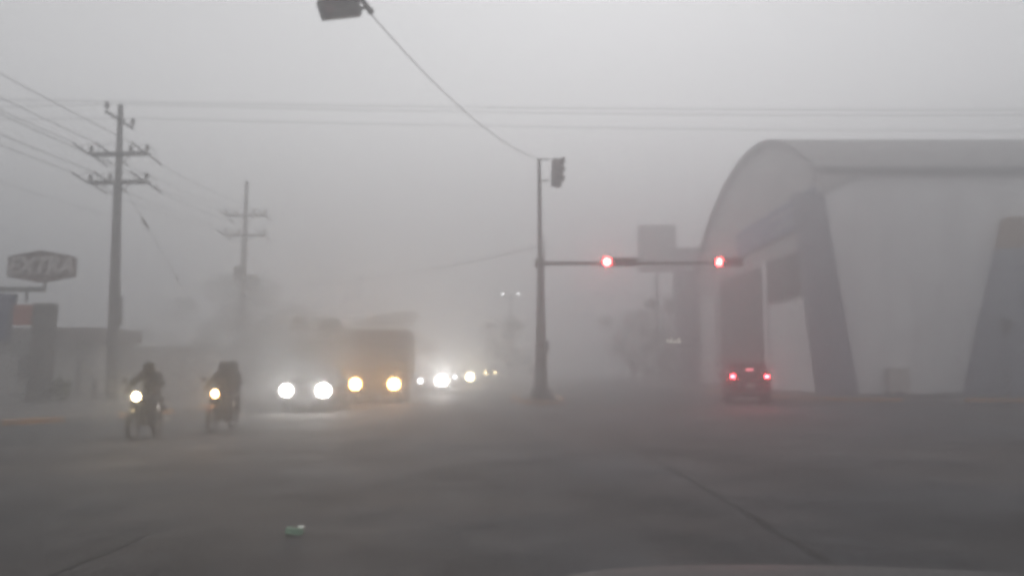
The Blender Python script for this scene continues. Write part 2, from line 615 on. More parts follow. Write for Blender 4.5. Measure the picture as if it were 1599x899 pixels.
# wires crossing the avenue
G = 'wires crossing over the avenue'
e = [((171, 147, UD - 1.22), (0, 156, 36.6), (880, 169, 35.6), (1599, 172, 37)), ((187, 152, UD), (0, 167, 37.4), (880, 177, 36.4), (1599, 180, 38)),
     ((213, 173, UD + 1.22), (0, 187, 38.5), (880, 199, 37.5), (1599, 205, 39))]
lab = ['topmost of the three long wires crossing above the avenue', 'middle one of the three long wires crossing above the avenue',
       'lowest of the three long wires crossing above the avenue']
for (a, b_, c, d), l in zip(e, lab):
    A, B, C_, D_ = at(*a), at(*b_), at(*c), at(*d)
    if l.startswith('top'): A = Vector((ux(13.2), UD - 1.22, 13.26))
    elif l.startswith('mid'): A = Vector((ux(13.5), UD - .1, 13.5))
    else: A = Vector((ux(13.2), UD + 1.22, 13.26))
    far_l = A + (B - A) * 4
    far_r = C_ + (D_ - C_) * 1.8
    # smooth path through A, C, D by quadratic interpolation
    pts = [far_l, A]
    for s_ in range(1, 21):
        t = s_ / 20 * 1.9
        q0 = (t - .5 * 1) * (t - 1) / .5 if False else None
        x = A.x + (D_.x - A.x) * t
        ts = [A.x, C_.x, D_.x]
        def lg(i):
            o = 1.0
            for j in range(3):
                if j != i: o *= (x - ts[j]) / (ts[i] - ts[j])
            return o
        w = [lg(0), lg(1), lg(2)]
        pts.append(Vector((x, A.y * w[0] + C_.y * w[1] + D_.y * w[2], A.z * w[0] + C_.z * w[1] + D_.z * w[2])))
    wire('power_wire', pts, .011, l, group=G, n=2)

# faint service cables left of and below the crossarms
s1 = wire('service_cable', [(UX - .1, -10, 8.6), (UX - .1, UD - .2, 8.2)], .008, 'low service cable with a splice sleeve, coming in from the left edge', 'cable', sag=.6)
sl = MB()
pA = Vector((UX - .1, 24.3, 8.32)); pB = Vector((UX - .1, 25.7, 8.30))
def sag_pt(y):
    t = (y + 10) / (UD - .2 + 10)
    return Vector((UX - .1, y, 8.6 + (8.2 - 8.6) * t - 4 * .6 * t * (1 - t)))
sl.tube([sag_pt(25.6), sag_pt(25.8), sag_pt(26.9), sag_pt(27.1)], [.03, .07, .07, .03], 8)
sl.build('splice_sleeve', M['cable'], s1)
g = wire('guy_wire', [(UX + .1, UD, 9.6), (UX + 4.4, UD + 4.6, .1)], .009, 'slanting stay wire running down from the near utility pole', 'guy wire')
gi = MB()
a, b_ = Vector((UX + .1, UD, 9.6)), Vector((UX + 4.4, UD + 4.6, .1))
gi.tube([a.lerp(b_, .13), a.lerp(b_, .14), a.lerp(b_, .175), a.lerp(b_, .185)], [.02, .06, .06, .02], 8)
gi.build('strain_insulator', M['porcelain'], g)
gi = MB()
gi.ell(a.lerp(b_, .41), (.06, .06, .1))
gi.build('strain_insulator', M['porcelain'], g)

# ------------------------------------------------------------------ signal heads
def signal_head(parent, n_lens, vertical, lit=None, lens_r=.15, pitch=.33, light=0, facing=(0, -1, 0)):
    """signal housing around the origin of an own empty-free mesh, front to -Y; lit = index of the lit lens"""
    h = MB()
    L_ = n_lens * pitch
    if vertical:
        h.box((0, 0, 0), (.36, .2, L_ + .06), bev=.035)
    else:
        h.box((0, 0, 0), (L_ + .06, .2, .36), bev=.035)
    for k in range(n_lens):
        u = (k - (n_lens - 1) / 2) * pitch
        c = Vector((0, -.1, -u)) if vertical else Vector((u, -.1, 0))
        h.box(c + Vector((0, .01, 0)), (pitch - .03, .05, pitch - .03), bev=.02)
    head = h.build('signal_head', M['signal_body'], parent)
    for k in range(n_lens):
        u = (k - (n_lens - 1) / 2) * pitch
        c = Vector((0, -.125, -u)) if vertical else Vector((u, -.125, 0))
        l = MB()
        l.ell(c, (lens_r, .035, lens_r), 16, 8)
        m = M['lens_red'] if k == lit else (M['red_lens_off'] if (k == 0) else M['lens_off'])
        lo = l.build('lens', m, head)
        if k == lit and light:
            lamp(lo, c + Vector((0, -.08, 0)), (-.19, -1, -.14), light, (1, .03, .07), .06, 60)
        v = MB()   # visor: an open half tube over the lens
        ro, ri = pitch * .44, pitch * .41
        ring = []
        n = 14
        for s_ in range(n + 1):
            a_ = R(-25) + R(230) * s_ / n
            ring.append((math.cos(a_), math.sin(a_)))
        fr = [c + Vector((x * ro, 0, z * ro)) for x, z in ring]
        fi = [c + Vector((x * ri, 0, z * ri)) for x, z in ring]
        dl = [.10 + .16 * max(0, (z + .4) / 1.4) for x, z in ring]
        vs = fr + fi + [p - Vector((0, d, 0)) for p, d in zip(fr, dl)] + [p - Vector((0, d, 0)) for p, d in zip(fi, dl)]
        m1 = n + 1
        fs = []
        for s_ in range(n):
            fs += [(s_, s_ + 1, 2 * m1 + s_ + 1, 2 * m1 + s_), (m1 + s_, 3 * m1 + s_, 3 * m1 + s_ + 1, m1 + s_ + 1),
                   (2 * m1 + s_, 2 * m1 + s_ + 1, 3 * m1 + s_ + 1, 3 * m1 + s_)]
        fs += [(0, 2 * m1, 3 * m1, m1), (n, m1 + n, 3 * m1 + n, 2 * m1 + n)]
        v.add(vs, fs)
        v.build('visor', M['signal_body'], head)
    return head


PD = 34.2
base = at(845, 628, PD)
PX = base.x
def pz(py): return at(845, py, PD).z
t = thing('traffic_signal_pole', 'tapered signal pole on the median with two red lights along its arm', 'traffic light', (PX, PD, .13))
zt, za = pz(248) - .13, pz(411) - .13
mb = MB()
mb.tube([(0, 0, .3), (0, 0, 1.6), (0, 0, za), (-.02, 0, za + .1), (-.05, 0, zt)], [.29, .245, .135, .11, .075], 16)
mb.build('pole', M['pole_paint'], t)
mb = MB()
mb.box((0, 0, .19), (.95, .95, .36), bev=.05)
mb.tube([(0, 0, .36), (0, 0, .42), (0, 0, .62)], [.40, .40, .29], 12)
mb.build('pole_base', M['pole_paint'], t, smooth=20)
mb = MB()
xa = at(1158, 411, PD).x - PX
mb.tube([(0, 0, za), (xa * .4, 0, za), (xa, 0, za + .02)], [.095, .075, .05], 10)
mb.build('mast_arm', M['pole_paint'], t)
mb = MB()
mb.tube([(0, 0, za - .22), (0, 0, za + .22)], .19, 14)
mb.box((-.2, 0, za), (.12, .22, .3), bev=.02)
mb.build('arm_clamp', M['pole_paint'], t)
mb = MB()
mb.tube([(.17, -.05, za + .1), (.14, -.05, za + 1.15)], .022, 8)
mb.tube([(.14, -.05, za + .15), (.0, 0, za + .15)], .02, 6)
mb.build('antenna_rod', M['pole_paint'], t)
mb = MB()
mb.box((.27, -.05, pz(541) - .13), (.14, .26, .44), bev=.02)
mb.build('control_box', M['pole_paint'], t)
for (px, s_, rz) in ((967, 1.0, 0), (1136, .80, .05)):
    x = at(px, 409, PD).x - PX
    hd = signal_head(t, 4, False, 0, light=520)
    hd.location = (x, -.12, za + .04)
    hd.scale = (1.12 * s_, 1, 1.0)
    hd.rotation_euler = (0, 0, rz)
# head on top, seen from its side
hd = signal_head(t, 3, True, None)
hd.location = (at(869, 270, PD).x - PX, .02, pz(270) - .13)
hd.rotation_euler = (R(-6), R(7), R(34))
hd.scale = (1.12, 1.3, 1.2)
for py in (249, 282):
    b2 = MB()
    b2.tube([(-.05, 0, pz(py) - .13), (.40, .0, pz(py) - .13)], .035, 8)
    b2.build('bracket', M['pole_paint'], t)

# near mast with its arm overhead
tip = at(578, 17, 18.5)
root = Vector((-5.6, 5.2, 0))
t2 = thing('traffic_signal_mast', 'near signal mast, only its arm tip and dark signal head showing at the top edge', 'traffic light', root)
tl = tip - root
mb = MB()
mb.tube([(0, 0, 0), (0, 0, 1.6), (0, 0, tl.z + .1)], [.27, .23, .12], 16)
mb.box((0, 0, .1), (.9, .9, .2), bev=.04)
mb.build('pole', M['pole_paint'], t2)
dh = Vector((tl.x, tl.y, 0)).normalized()
mb = MB()
mb.tube([Vector((0, 0, tl.z + .0)), Vector((tl.x * .5, tl.y * .5, tl.z + .12)), tl + Vector((0, 0, 0)), tl + dh * .1], [.11, .09, .062, .062], 12)
mb.ell(tl + dh * .02, (.085, .085, .085))
mb.build('mast_arm', M['pole_paint'], t2)
hp = at(530, 13, 17.8) - root
hd = signal_head(t2, 3, False, None)
hd.location = hp
hd.rotation_euler = (R(-8), R(-17), R(26))
hd.scale = (.9, 1.2, 1.25)
b2 = MB()
bp = at(572, 13, 18.35) - root
b2.tube([bp, at(545, 13, 18.2) - root], .045, 8)
b2.build('bracket', M['pole_paint'], t2)
wire('span_wire', [tip + Vector((0, .05, -.05)), Vector((PX - .05, PD, zt + .1))], .014, 'single cable dropping from the near signal arm to the top of the median pole', 'cable', sag=.55, n=40)
wire('service_cable', [Vector((PX - .05, PD, pz(384))), at(600, 431, 46), at(470, 441, 58)], .014, 'faint slack cable leaving the median signal pole towards the left trees', 'cable', sag=.15)


# ------------------------------------------------------------------ vehicles
def wheel(parent, c, r, w, name='wheel', rim_m=None):
    mb = MB()
    prof = [(-.5, .64), (-.5, .9), (-.42, .985), (-.2, 1), (.2, 1), (.42, .985), (.5, .9), (.5, .64)]
    n = 28
    rings = []
    for k in range(n + 1):
        a = 2 * PI * k / n
        rings.append([(c[0] + u * w, c[1] + q * r * math.cos(a), c[2] + q * r * math.sin(a)) for u, q in prof])
    mb.loft(rings, cap=False)
    o = mb.build(name, M['rubber'], parent)
    rm = MB()
    sd = 1 if c[0] > 0 else -1
    rm.tube([(c[0] - sd * w * .3, c[1], c[2]), (c[0] + sd * w * .36, c[1], c[2])], r * .64, 24)
    for k in range(5):
        a = 2 * PI * k / 5
        rm.box((c[0] + sd * w * .42, c[1] + math.cos(a) * r * .36, c[2] + math.sin(a) * r * .36), (.03, r * .5, r * .16), Matrix.Rotation(a, 3, 'X'))
    rm.tube([(c[0] + sd * w * .3, c[1], c[2]), (c[0] + sd * w * .48, c[1], c[2])], r * .14, 12)
    rm.build('rim', rim_m or M['rim'], o)
    return o


def ring_pts(y, w, zb, zt, crown=.03):
    half = [(w * .90, zb), (w * .985, zb + .10), (w, zb + (zt - zb) * .45), (w * .985, zb + (zt - zb) * .75), (w * .93, zt - .05), (w * .80, zt - .005)]
    pts = [(x, y, z) for x, z in half] + [(w * .4, y, zt + crown * .7), (0, y, zt + crown), (-w * .4, y, zt + crown * .7)]
    pts += [(-x, y, z) for x, z in half[::-1]]
    return pts


def panel(mb, q, d):
    """thin panel from four corner points pushed out by d along its normal"""
    a, b_, c, e = [Vector(p) for p in q]
    n = (b_ - a).cross(e - a).normalized() * d
    mb.prism([a + n * .15, b_ + n * .15, c + n * .15, e + n * .15], n)


def lerp2(c, u, v):
    a, b_, d, e = [Vector(p) for p in c]       # a b along u at v=0 ; e d along u at v=1
    return a.lerp(b_, u).lerp(e.lerp(d, u), v)


def car(label, loc, rz, paint, kind='sedan', group=None, name='car', hw=.86, lamp_x=.62, lamp_z=.72, lens_r=(.17, .17), lamps=None, tail=False, aim_x=.04):
    """front at local y=0, pointing to -Y"""
    t = thing(name, label, 'car', loc, rz, group)
    tall = kind == 'suv'
    L_ = 4.35
    top = .98 if not tall else 1.08
    hoodz = .84 if not tall else .98
    zb = .22 if not tall else .28
    secs = [(0.0, hw * .82, zb + .14, hoodz - .22), (.05, hw * .92, zb + .06, hoodz - .14), (.22, hw * .97, zb, hoodz - .07), (.6, hw, zb, hoodz - .02),
            (1.15, hw, zb, hoodz + .05), (1.4, hw, zb, top - .03), (2.2, hw * 1.01, zb, top), (3.3, hw * 1.01, zb, top + .02)]
    if kind == 'sedan':
        secs += [(3.8, hw * .99, zb, top + .02), (4.15, hw * .96, zb + .05, top), (4.3, hw * .90, zb + .1, top - .06), (4.36, hw * .84, zb + .2, top - .2)]
        cab = (1.25, 2.05, 3.25, 3.85)
    else:
        secs += [(4.0, hw * .99, zb, top + .02), (4.22, hw * .96, zb + .06, top + .01), (4.3, hw * .9, zb + .12, top - .08)]
        cab = (1.15, 1.85, 3.85, 4.2)
    b = MB()
    b.loft([ring_pts(*s_) for s_ in secs])
    b.build('body', paint, t)
    # greenhouse
    rz_ = 1.44 if not tall else 1.70
    zb2 = top - .04
    wb, wt = hw * .93, hw * .70 if not tall else hw * .76
    def cabring(y0, y1, w, z, n=4):
        r = .12
        pts = []
        for cx, cy, a0 in ((w - r, y1 - r, 0), (-w + r, y1 - r, 90), (-w + r, y0 + r, 180), (w - r, y0 + r, 270)):
            for k in range(n):
                a = R(a0 + 90 * k / (n - 1))
                pts.append((cx + r * math.cos(a), cy + r * math.sin(a), z))
        return pts
    y0, y1, y2, y3 = cab
    cb = MB()
    cb.loft([cabring(y0, y3, wb, zb2), cabring(y0 + (y1 - y0) * .9, y3 + (y2 - y3) * .9, wt + .03, rz_ - .06),
             cabring(y1, y2, wt, rz_ - .02), cabring(y1 + .12, y2 - .12, wt - .12, rz_ + .02)])
    cb.build('cabin', paint, t)
    f = [(-wb + .05, y0, zb2), (wb - .05, y0, zb2), (wt - .02, y1 - .07, rz_ - .06), (-wt + .02, y1 - .07, rz_ - .06)]
    mb = MB(); panel(mb, [lerp2(f, .06, .1), lerp2(f, .94, .1), lerp2(f, .94, .95), lerp2(f, .06, .95)], .02)
    mb.build('windscreen', M['glass'], t)
    f = [(wb - .05, y3, zb2), (-wb + .05, y3, zb2), (-wt + .02, y2 + .06, rz_ - .06), (wt - .02, y2 + .06, rz_ - .06)]
    mb = MB(); panel(mb, [lerp2(f, .08, .18), lerp2(f, .92, .18), lerp2(f, .92, .92), lerp2(f, .08, .92)], .02)
    mb.build('rear_window', M['glass'], t)
    for s_ in (-1, 1):
        f = [(s_ * wb, y0 + .15, zb2), (s_ * wb, y3 - .15, zb2), (s_ * (wt + .02), y2 - .05, rz_ - .06), (s_ * (wt + .02), y1 + .05, rz_ - .06)]
        for (u0, u1) in ((.04, .48), (.52, .95)):
            q = [lerp2(f, u0, .12), lerp2(f, u1, .12), lerp2(f, u1, .93), lerp2(f, u0, .93)]
            if s_ < 0: q = q[::-1]
            mb = MB(); panel(mb, q, .016)
            mb.build('side_window', M['glass'], t)
        m_ = MB()
        m_.ell((s_ * (hw + .10), y0 + .25, top + .05), (.10, .06, .075), 12, 8)
        m_.tube([(s_ * (hw - .06), y0 + .3, top - .0), (s_ * (hw + .05), y0 + .26, top + .03)], .022, 6)
        m_.build('wing_mirror', paint, t)
        for yy in (y0 + .95, y0 + 1.75):
            h_ = MB()
            h_.box((s_ * (hw * 1.0 + .012), yy, top - .12), (.03, .15, .025), bev=.008)
            h_.build('door_handle', M['black_trim'], t)
        for yy, nm in ((.82, 0), (3.45, 1)):
            a_ = MB()
            a_.tube([(s_ * (hw - .12), yy, .36), (s_ * (hw + .004), yy, .36)], .385, 26)
            a_.build('wheel_arch', M['black_trim'], t)
            wheel(t, (s_ * (hw - .085), yy, .315), .315, .2)
    g_ = MB()
    for k in range(4):
        g_.box((0, .012, hoodz - .27 - k * .045), (hw * .9, .05, .018))
    g_.box((0, .03, hoodz - .335), (hw * .95, .04, .2), bev=.02)
    g_.build('grille', M['black_trim'], t)
    bm_ = MB()
    bm_.tube([(-hw * .98, .28, .44), (-hw * .86, .02, .44), (-hw * .3, -.05, .44), (hw * .3, -.05, .44), (hw * .86, .02, .44), (hw * .98, .28, .44)], .085, 10)
    bm_.build('front_bumper', paint, t)
    yr = secs[-1][0]
    bm_ = MB()
    bm_.tube([(-hw * .98, yr - .28, .48), (-hw * .86, yr, .48), (-hw * .3, yr + .05, .48), (hw * .3, yr + .05, .48), (hw * .86, yr, .48), (hw * .98, yr - .28, .48)], .09, 10)
    bm_.build('rear_bumper', paint if not tall else M['black_trim'], t)
    mb = MB(); mb.box((0, yr + .145 if tall else yr + .03, .75 if tall else .7), (.30, .02, .15)) if tail else mb.box((0, -.142, .45), (.30, .015, .15))
    mb.build('number_plate', M['plate'], t, smooth=0)
    lamps = lamps or [(M['black_trim'], 0, (1, 1, 1))] * 2
    for (m_, watts, lc), s_, lr in zip(lamps, (-1, 1), lens_r):
        hz = MB()
        hz.box((s_ * lamp_x, .085, lamp_z), (.36, .16, .19), Matrix.Rotation(s_ * .35, 3, 'Z'), bev=.05)
        hl = hz.build('headlight', M['chrome'], t)
        l = MB()
        l.ell((s_ * lamp_x, .0, lamp_z), (lr, .07, lr * .95), 28, 14)  # lit lenses are oversized: the glare is put into their shape
        l.build('lens', m_, hl)
        if watts > 320:
            lamp(hl, (s_ * lamp_x, -.08, lamp_z), (aim_x, -1, .17), watts, lc, .07, 44)
        tz = .93 if not tall else 1.12
        hz = MB()
        hz.box((s_ * (hw * .78), yr - .10, tz - .05), (.22, .14, .28 if tall else .16), bev=.03)
        tl_ = hz.build('tail_light', M['red_lens_off'], t)
        if tail:
            l = MB()
            l.box((s_ * (hw * .78), yr - .025, tz), (.12, .03, .055), bev=.012)
            l.build('lens', M['lens_tail'], tl_)
            lamp(tl_, (s_ * (hw * .78), yr + .06, tz), (.10, 1, .03), 600, (1, .03, .06), .04, 60)
    if tail:
        l = MB()
        l.box((0, 4.13, 1.40), (.30, .06, .04), bev=.012)
        hb = l.build('high_brake_light', M['lens_brake'], t)
    return t


def face_cam(X, D, extra=0.0):
    return (X, D, 0.0)


WHITE, AMBER, WARM = (1, .97, .92), (1, .5, .13), (1, .82, .5)
CG = 'oncoming cars with headlights on'
HR = ROAD_RZ
c1 = at(476, 608, 27)
car('oncoming grey car with two white headlights, right behind the motorcycles', (c1.x, 27.0, 0), HR, M['car_mid'], group=CG, lamp_x=.615, lamp_z=.73, aim_x=.10, lens_r=(.20, .235),
    lamps=[(M['lens_white'], 1000, WHITE), (M['lens_white'], 2300, WHITE)])
c3 = at(673, 596, 46)
car('oncoming car beyond the lorry with one dim and one glaring white headlight', (c3.x, 46.0, 0), HR, M['car_grey'], group=CG, lamp_x=.60, lamp_z=.72, lens_r=(.13, .30),
    lamps=[(M['lens_weak'], 90, WHITE), (M['lens_white'], 13000, WHITE)])
c4 = at(722, 588, 64)
car('oncoming pale car with warm headlights, farther back by the median', (c4.x, 64.0, 0), HR, M['car_silver'], group=CG, lamp_x=.60, lamp_z=.74, lens_r=(.12, .28),
    lamps=[(M['lens_weak'], 200, WARM), (M['lens_warm'], 8000, (1, .9, .68))])
c5 = at(766, 583, 112)
car('farthest oncoming car, two tiny pinpoint headlights in the fog', (c5.x, 112.0, 0), HR, M['car_white'], group=CG, lamp_x=.62, lamp_z=.72,
    lamps=[(M['lens_warm'], 150, WARM), (M['lens_warm'], 150, WARM)])
tc_ = at(1171, 587, 33.0)
car('car seen from behind with two red tail lights lit, beside the vaulted hall', (tc_.x, 33.0, 0), HR + .0, M['car_dark'], kind='suv', name='car', tail=True)
tail_car = [o for o in bpy.data.objects if o.get('label', '').startswith('car seen from behind')][0]
tail_car.rotation_euler = (0, 0, PI - .20)
tail_car.location = (tc_.x + 4.3 * math.sin(.20), 33.0 + 4.3 * math.cos(.20), 0)

# ---- lorry with amber headlights
TD = 33.6
tp = at(585, 603, TD)
t = thing('box_truck', 'oncoming box lorry with two amber headlights, between the white-lit cars', 'truck', (tp.x, TD, 0), HR)
mb = MB()
hw = 1.02
def cabsec(y, w, z0, z1):
    r = .12
    return [(w - r, y, z0), (w, y, z0 + r), (w, y, z1 * .6), (w * .94, y, z1 - r), (w * .86, y, z1), (-w * .86, y, z1), (-w * .94, y, z1 - r), (-w, y, z1 * .6), (-w, y, z0 + r), (-w + r, y, z0)]
mb.loft([cabsec(.0, hw * .94, .55, 1.18), cabsec(.1, hw, .45, 1.3), cabsec(.75, hw, .45, 2.18), cabsec(.95, hw, .45, 2.3), cabsec(1.75, hw, .45, 2.32), cabsec(1.8, hw * .97, .5, 2.26)])
mb.build('cab', M['cab'], t)
mb = MB(); panel(mb, [(-.86, .13, 1.36), (.86, .13, 1.36), (.80, .70, 2.12), (-.80, .70, 2.12)], .03)
mb.build('windscreen', M['glass'], t)
for s_ in (-1, 1):
    q = [(s_ * hw, .55, 1.42), (s_ * hw, 1.5, 1.42), (s_ * hw * .95, 1.5, 2.08), (s_ * hw * .95, .95, 2.08)]
    mb = MB(); panel(mb, q if s_ > 0 else q[::-1], .02); mb.build('side_window', M['glass'], t)
    mb = MB(); mb.box((s_ * (hw + .2), .3, 1.65), (.16, .06, .38), bev=.03); mb.tube([(s_ * hw, .4, 1.45), (s_ * (hw + .2), .32, 1.5)], .015, 6); mb.build('wing_mirror', M['black_trim'], t)
    hz = MB(); hz.box((s_ * .80, .01, .80), (.44, .12, .36), bev=.05); hl = hz.build('headlight', M['chrome'], t)
    l = MB(); l.ell((s_ * .80, -.05, .80), (.245, .08, .235), 20, 12); l.build('lens', M['lens_amber'], hl)  # larger than a real lens, so the disc carries the amber glare
    lamp(hl, (s_ * .80, -.14, .80), (.06, -1, .17), 1900 if s_ < 0 else 2600, AMBER, .08, 44)
    wheel(t, (s_ * .86, .95, .40), .40, .25)
    wheel(t, (s_ * .82, 4.6, .40), .40, .42)
    mb = MB(); mb.box((s_ * .92, .06, 1.02), (.16, .06, .07), bev=.02); mb.build('turn_signal', M['lens_off'], t)
mb = MB(); mb.box((0, -.02, .80), (1.1, .06, .22), bev=.02)
for k in range(3): mb.box((0, -.055, .73 + k * .07), (1.0, .03, .02))
mb.build('grille', M['black_trim'], t)
mb = MB(); mb.box((0, -.1, .47), (2.08, .2, .24), bev=.05); mb.build('front_bumper', M['steel'], t)
mb = MB(); mb.box((0, -.21, .47), (.3, .02, .15)); mb.build('number_plate', M['plate'], t, smooth=0)
mb = MB(); mb.box((0, 3.9, 1.98), (2.3, 4.0, 2.3), bev=.04)
for s_ in (-1, 1):
    for k in range(9): mb.box((s_ * 1.155, 2.1 + k * .45, 1.98), (.03, .05, 2.2))
mb.build('cargo_box', M['cargo'], t, smooth=25)
mb = MB(); mb.box((.4, 3.6, .68), (.12, 5, .2)); mb.box((-.4, 3.6, .68), (.12, 5, .2)); mb.build('chassis', M['black_trim'], t, smooth=0)

# ---- near end of the car the picture is taken from
t = thing('car', 'grey bonnet of the car the picture is taken from, along the bottom edge', 'car', (.55, 0, 0))
vs, fs = [], []
nx, ny = 40, 14
def hood_z(x, y):
    b_ = 1 / (1 + math.exp(-(x + .46) / .06))
    c = 1 / (1 + math.exp((x - .76) / .055))
    z = 1.023 + .038 * b_ * c - .03 * (x / .8) ** 2
    e_ = max(0, (y - 1.75) / .45)
    return z + .05 * (1 - ((y - .7) / 1.3)) * .6 - .16 * e_ ** 2.2
for j in range(ny + 1):
    for i_ in range(nx + 1):
        x, y = -.8 + 1.6 * i_ / nx, .72 + 1.5 * j / ny
        vs.append((x * (1 - .06 * (j / ny) ** 2), y, hood_z(x, y)))
for j in range(ny):
    for i_ in range(nx):
        a = j * (nx + 1) + i_
        fs.append((a, a + 1, a + nx + 2, a + nx + 1))
o_ = len(vs)
vs2 = [(x, y, z - .03) for x, y, z in vs]
rim_ = [i_ for i_ in range(nx + 1)] + [j * (nx + 1) + nx for j in range(1, ny + 1)] + [ny * (nx + 1) + i_ for i_ in range(nx - 1, -1, -1)] + [j * (nx + 1) for j in range(ny - 1, 0, -1)]
fs2 = [tuple(i_ + o_ for i_ in f[::-1]) for f in fs] + [(rim_[k], rim_[(k + 1) % len(rim_)], rim_[(k + 1) % len(rim_)] + o_, rim_[k] + o_) for k in range(len(rim_))]
mb = MB(); mb.add(vs + vs2, fs + fs2); mb.build('hood', M['hood_paint'], t, smooth=60)
mb = MB()
mb.loft([[(x, .7, z) for x, z in ((-.9, .3), (-.9, .85), (-.80, .90), (.80, .90), (.9, .85), (.9, .3))], [(x, 1.9, z) for x, z in ((-.89, .3), (-.89, .78), (-.78, .82), (.78, .82), (.89, .78), (.89, .3))],
         [(x, 2.25, z) for x, z in ((-.80, .35), (-.80, .62), (-.72, .70), (.72, .70), (.80, .62), (.80, .35))]])
mb.build('front_body', M['hood_paint'], t)
for s_ in (-1, 1):
    wheel(t, (s_ * .82, 1.55, .33), .33, .2)
    mb = MB(); mb.ell((s_ * .66, 2.2, .62), (.16, .1, .07)); mb.build('headlight', M['chrome'], t)
mb = MB(); mb.box((0, 2.28, .45), (1.55, .12, .2), bev=.05); mb.build('front_bumper', M['hood_paint'], t)
mb = MB(); mb.box((0, 2.24, .6), (.8, .06, .1), bev=.02); mb.build('grille', M['black_trim'], t)


# ------------------------------------------------------------------ motorcycles and riders
def motorcycle(label, loc, rz, paint, lens, watts, lc):
    t = thing('motorcycle', label, 'motorcycle', loc, rz, 'oncoming motorcycles')
    WR = .295
    def bw(y, name):
        m_ = MB(); m_.torus((0, y, WR), WR - .045, .045, 32, 10)
        o = m_.build(name, M['rubber'], t)
        r_ = MB(); r_.torus((0, y, WR), WR - .095, .016, 30, 6)
        for k in range(14):
            a = 2 * PI * k / 14
            s_ = .035 if k % 2 else -.035
            r_.tube([(s_, y + .03 * math.cos(a), WR + .03 * math.sin(a)), (0, y + (WR - .1) * math.cos(a + .2), WR + (WR - .1) * math.sin(a + .2))], .004, 4)
        r_.tube([(-.07, y, WR), (.07, y, WR)], .04, 12)
        r_.build('rim', M['rim'], o)
        return o
    bw(-.63, 'front_wheel'); bw(.63, 'rear_wheel')
    m_ = MB()
    for s_ in (-1, 1):
        m_.tube([(s_ * .085, -.63, WR), (s_ * .085, -.55, .52)], .026, 8)
        m_.tube([(s_ * .085, -.55, .52), (s_ * .085, -.38, .96)], .019, 8)
    m_.box((0, -.42, .86), (.22, .07, .04), bev=.01)
    m_.build('fork', M['steel'], t)
    m_ = MB()
    n = 12
    for k in range(n):
        a0, a1 = R(20 + 130 * k / n), R(20 + 130 * (k + 1) / n)
        rr = WR + .035
        q = []
        for a in (a0, a1):
            q.append([(x, -.63 + (rr + dz) * math.cos(a), WR + (rr + dz) * math.sin(a)) for x, dz in ((-.065, -.03), (-.05, .005), (0, .015), (.05, .005), (.065, -.03), (.05, -.005), (0, .008), (-.05, -.005))])
        m_.loft(q)
    m_.build('front_fender', paint, t)
    m_ = MB()
    m_.tube([(0, -.36, .92), (0, -.22, .62), (0, -.1, .3), (0, .2, .26), (0, .35, .45), (0, .42, .70)], .024, 8)
    m_.tube([(0, -.36, .86), (0, .1, .72), (0, .5, .72), (0, .8, .76)], .022, 8)
    for s_ in (-1, 1):
        m_.tube([(s_ * .1, .63, WR), (s_ * .09, .18, .33)], .022, 8)
        m_.tube([(s_ * .115, .58, .38), (s_ * .10, .50, .70)], .028, 8)
        m_.tube([(0, -.02, .32), (s_ * .24, .02, .32)], .014, 6)
        m_.tube([(0, .38, .36), (s_ * .22, .40, .38)], .012, 6)
    m_.build('frame', M['bike_black'], t)
    m_ = MB()
    m_.loft([[(w * math.cos(a), y, z + h * math.sin(a)) for a in [2 * PI * k / 14 for k in range(14)]] for y, w, z, h in
             ((-.36, .04, .84, .05), (-.30, .11, .84, .09), (-.15, .145, .83, .115), (.0, .135, .80, .105), (.10, .09, .775, .06), (.14, .05, .76, .03))])
    m_.build('fuel_tank', paint, t)
    m_ = MB()
    m_.loft([[(w * x, y, z + h * zz) for x, zz in ((-1, -.6), (-1, .3), (-.8, .9), (0, 1), (.8, .9), (1, .3), (1, -.6))] for y, w, z, h in
             ((.08, .07, .76, .04), (.2, .12, .765, .05), (.45, .13, .78, .055), (.72, .12, .81, .055), (.80, .08, .82, .03))])
    m_.build('seat', M['vinyl'], t)
    m_ = MB()
    m_.box((0, .02, .37), (.26, .34, .2), bev=.05)
    m_.tube([(0, -.08, .44), (0, -.19, .64)], .085, 14)
    for k in range(5):
        c = Vector((0, -.09, .46)).lerp(Vector((0, -.18, .63)), k / 4)
        m_.tube([c, c + Vector((0, -.008, .014))], .115, 14)
    m_.tube([(-.15, .05, .36), (.15, .05, .36)], .09, 14)
    m_.build('engine', M['engine'], t)
    m_ = MB()
    m_.tube([(.08, -.2, .5), (.10, -.28, .36), (.13, -.15, .24), (.14, .2, .25)], .02, 8)
    m_.tube([(.14, .15, .25), (.15, .25, .27), (.17, .8, .36), (.17, .84, .365)], [.03, .048, .05, .03], 12)
    m_.build('exhaust', M['engine'], t)
    for s_ in (-1, 1):
        m_ = MB(); m_.box((s_ * .11, .30, .60), (.04, .3, .2), Matrix.Rotation(.25, 3, 'X'), bev=.018); m_.build('side_cover', paint, t)
    m_ = MB()
    m_.tube([(-.36, -.27, 1.02), (-.22, -.31, 1.04), (-.1, -.38, .97), (.1, -.38, .97), (.22, -.31, 1.04), (.36, -.27, 1.02)], .013, 8)
    for s_ in (-1, 1):
        m_.tube([(s_ * .24, -.305, 1.036), (s_ * .37, -.265, 1.018)], .02, 8)
        m_.tube([(s_ * .22, -.35, 1.035), (s_ * .35, -.36, 1.02)], .007, 5)
    m_.build('handlebar', M['bike_black'], t)
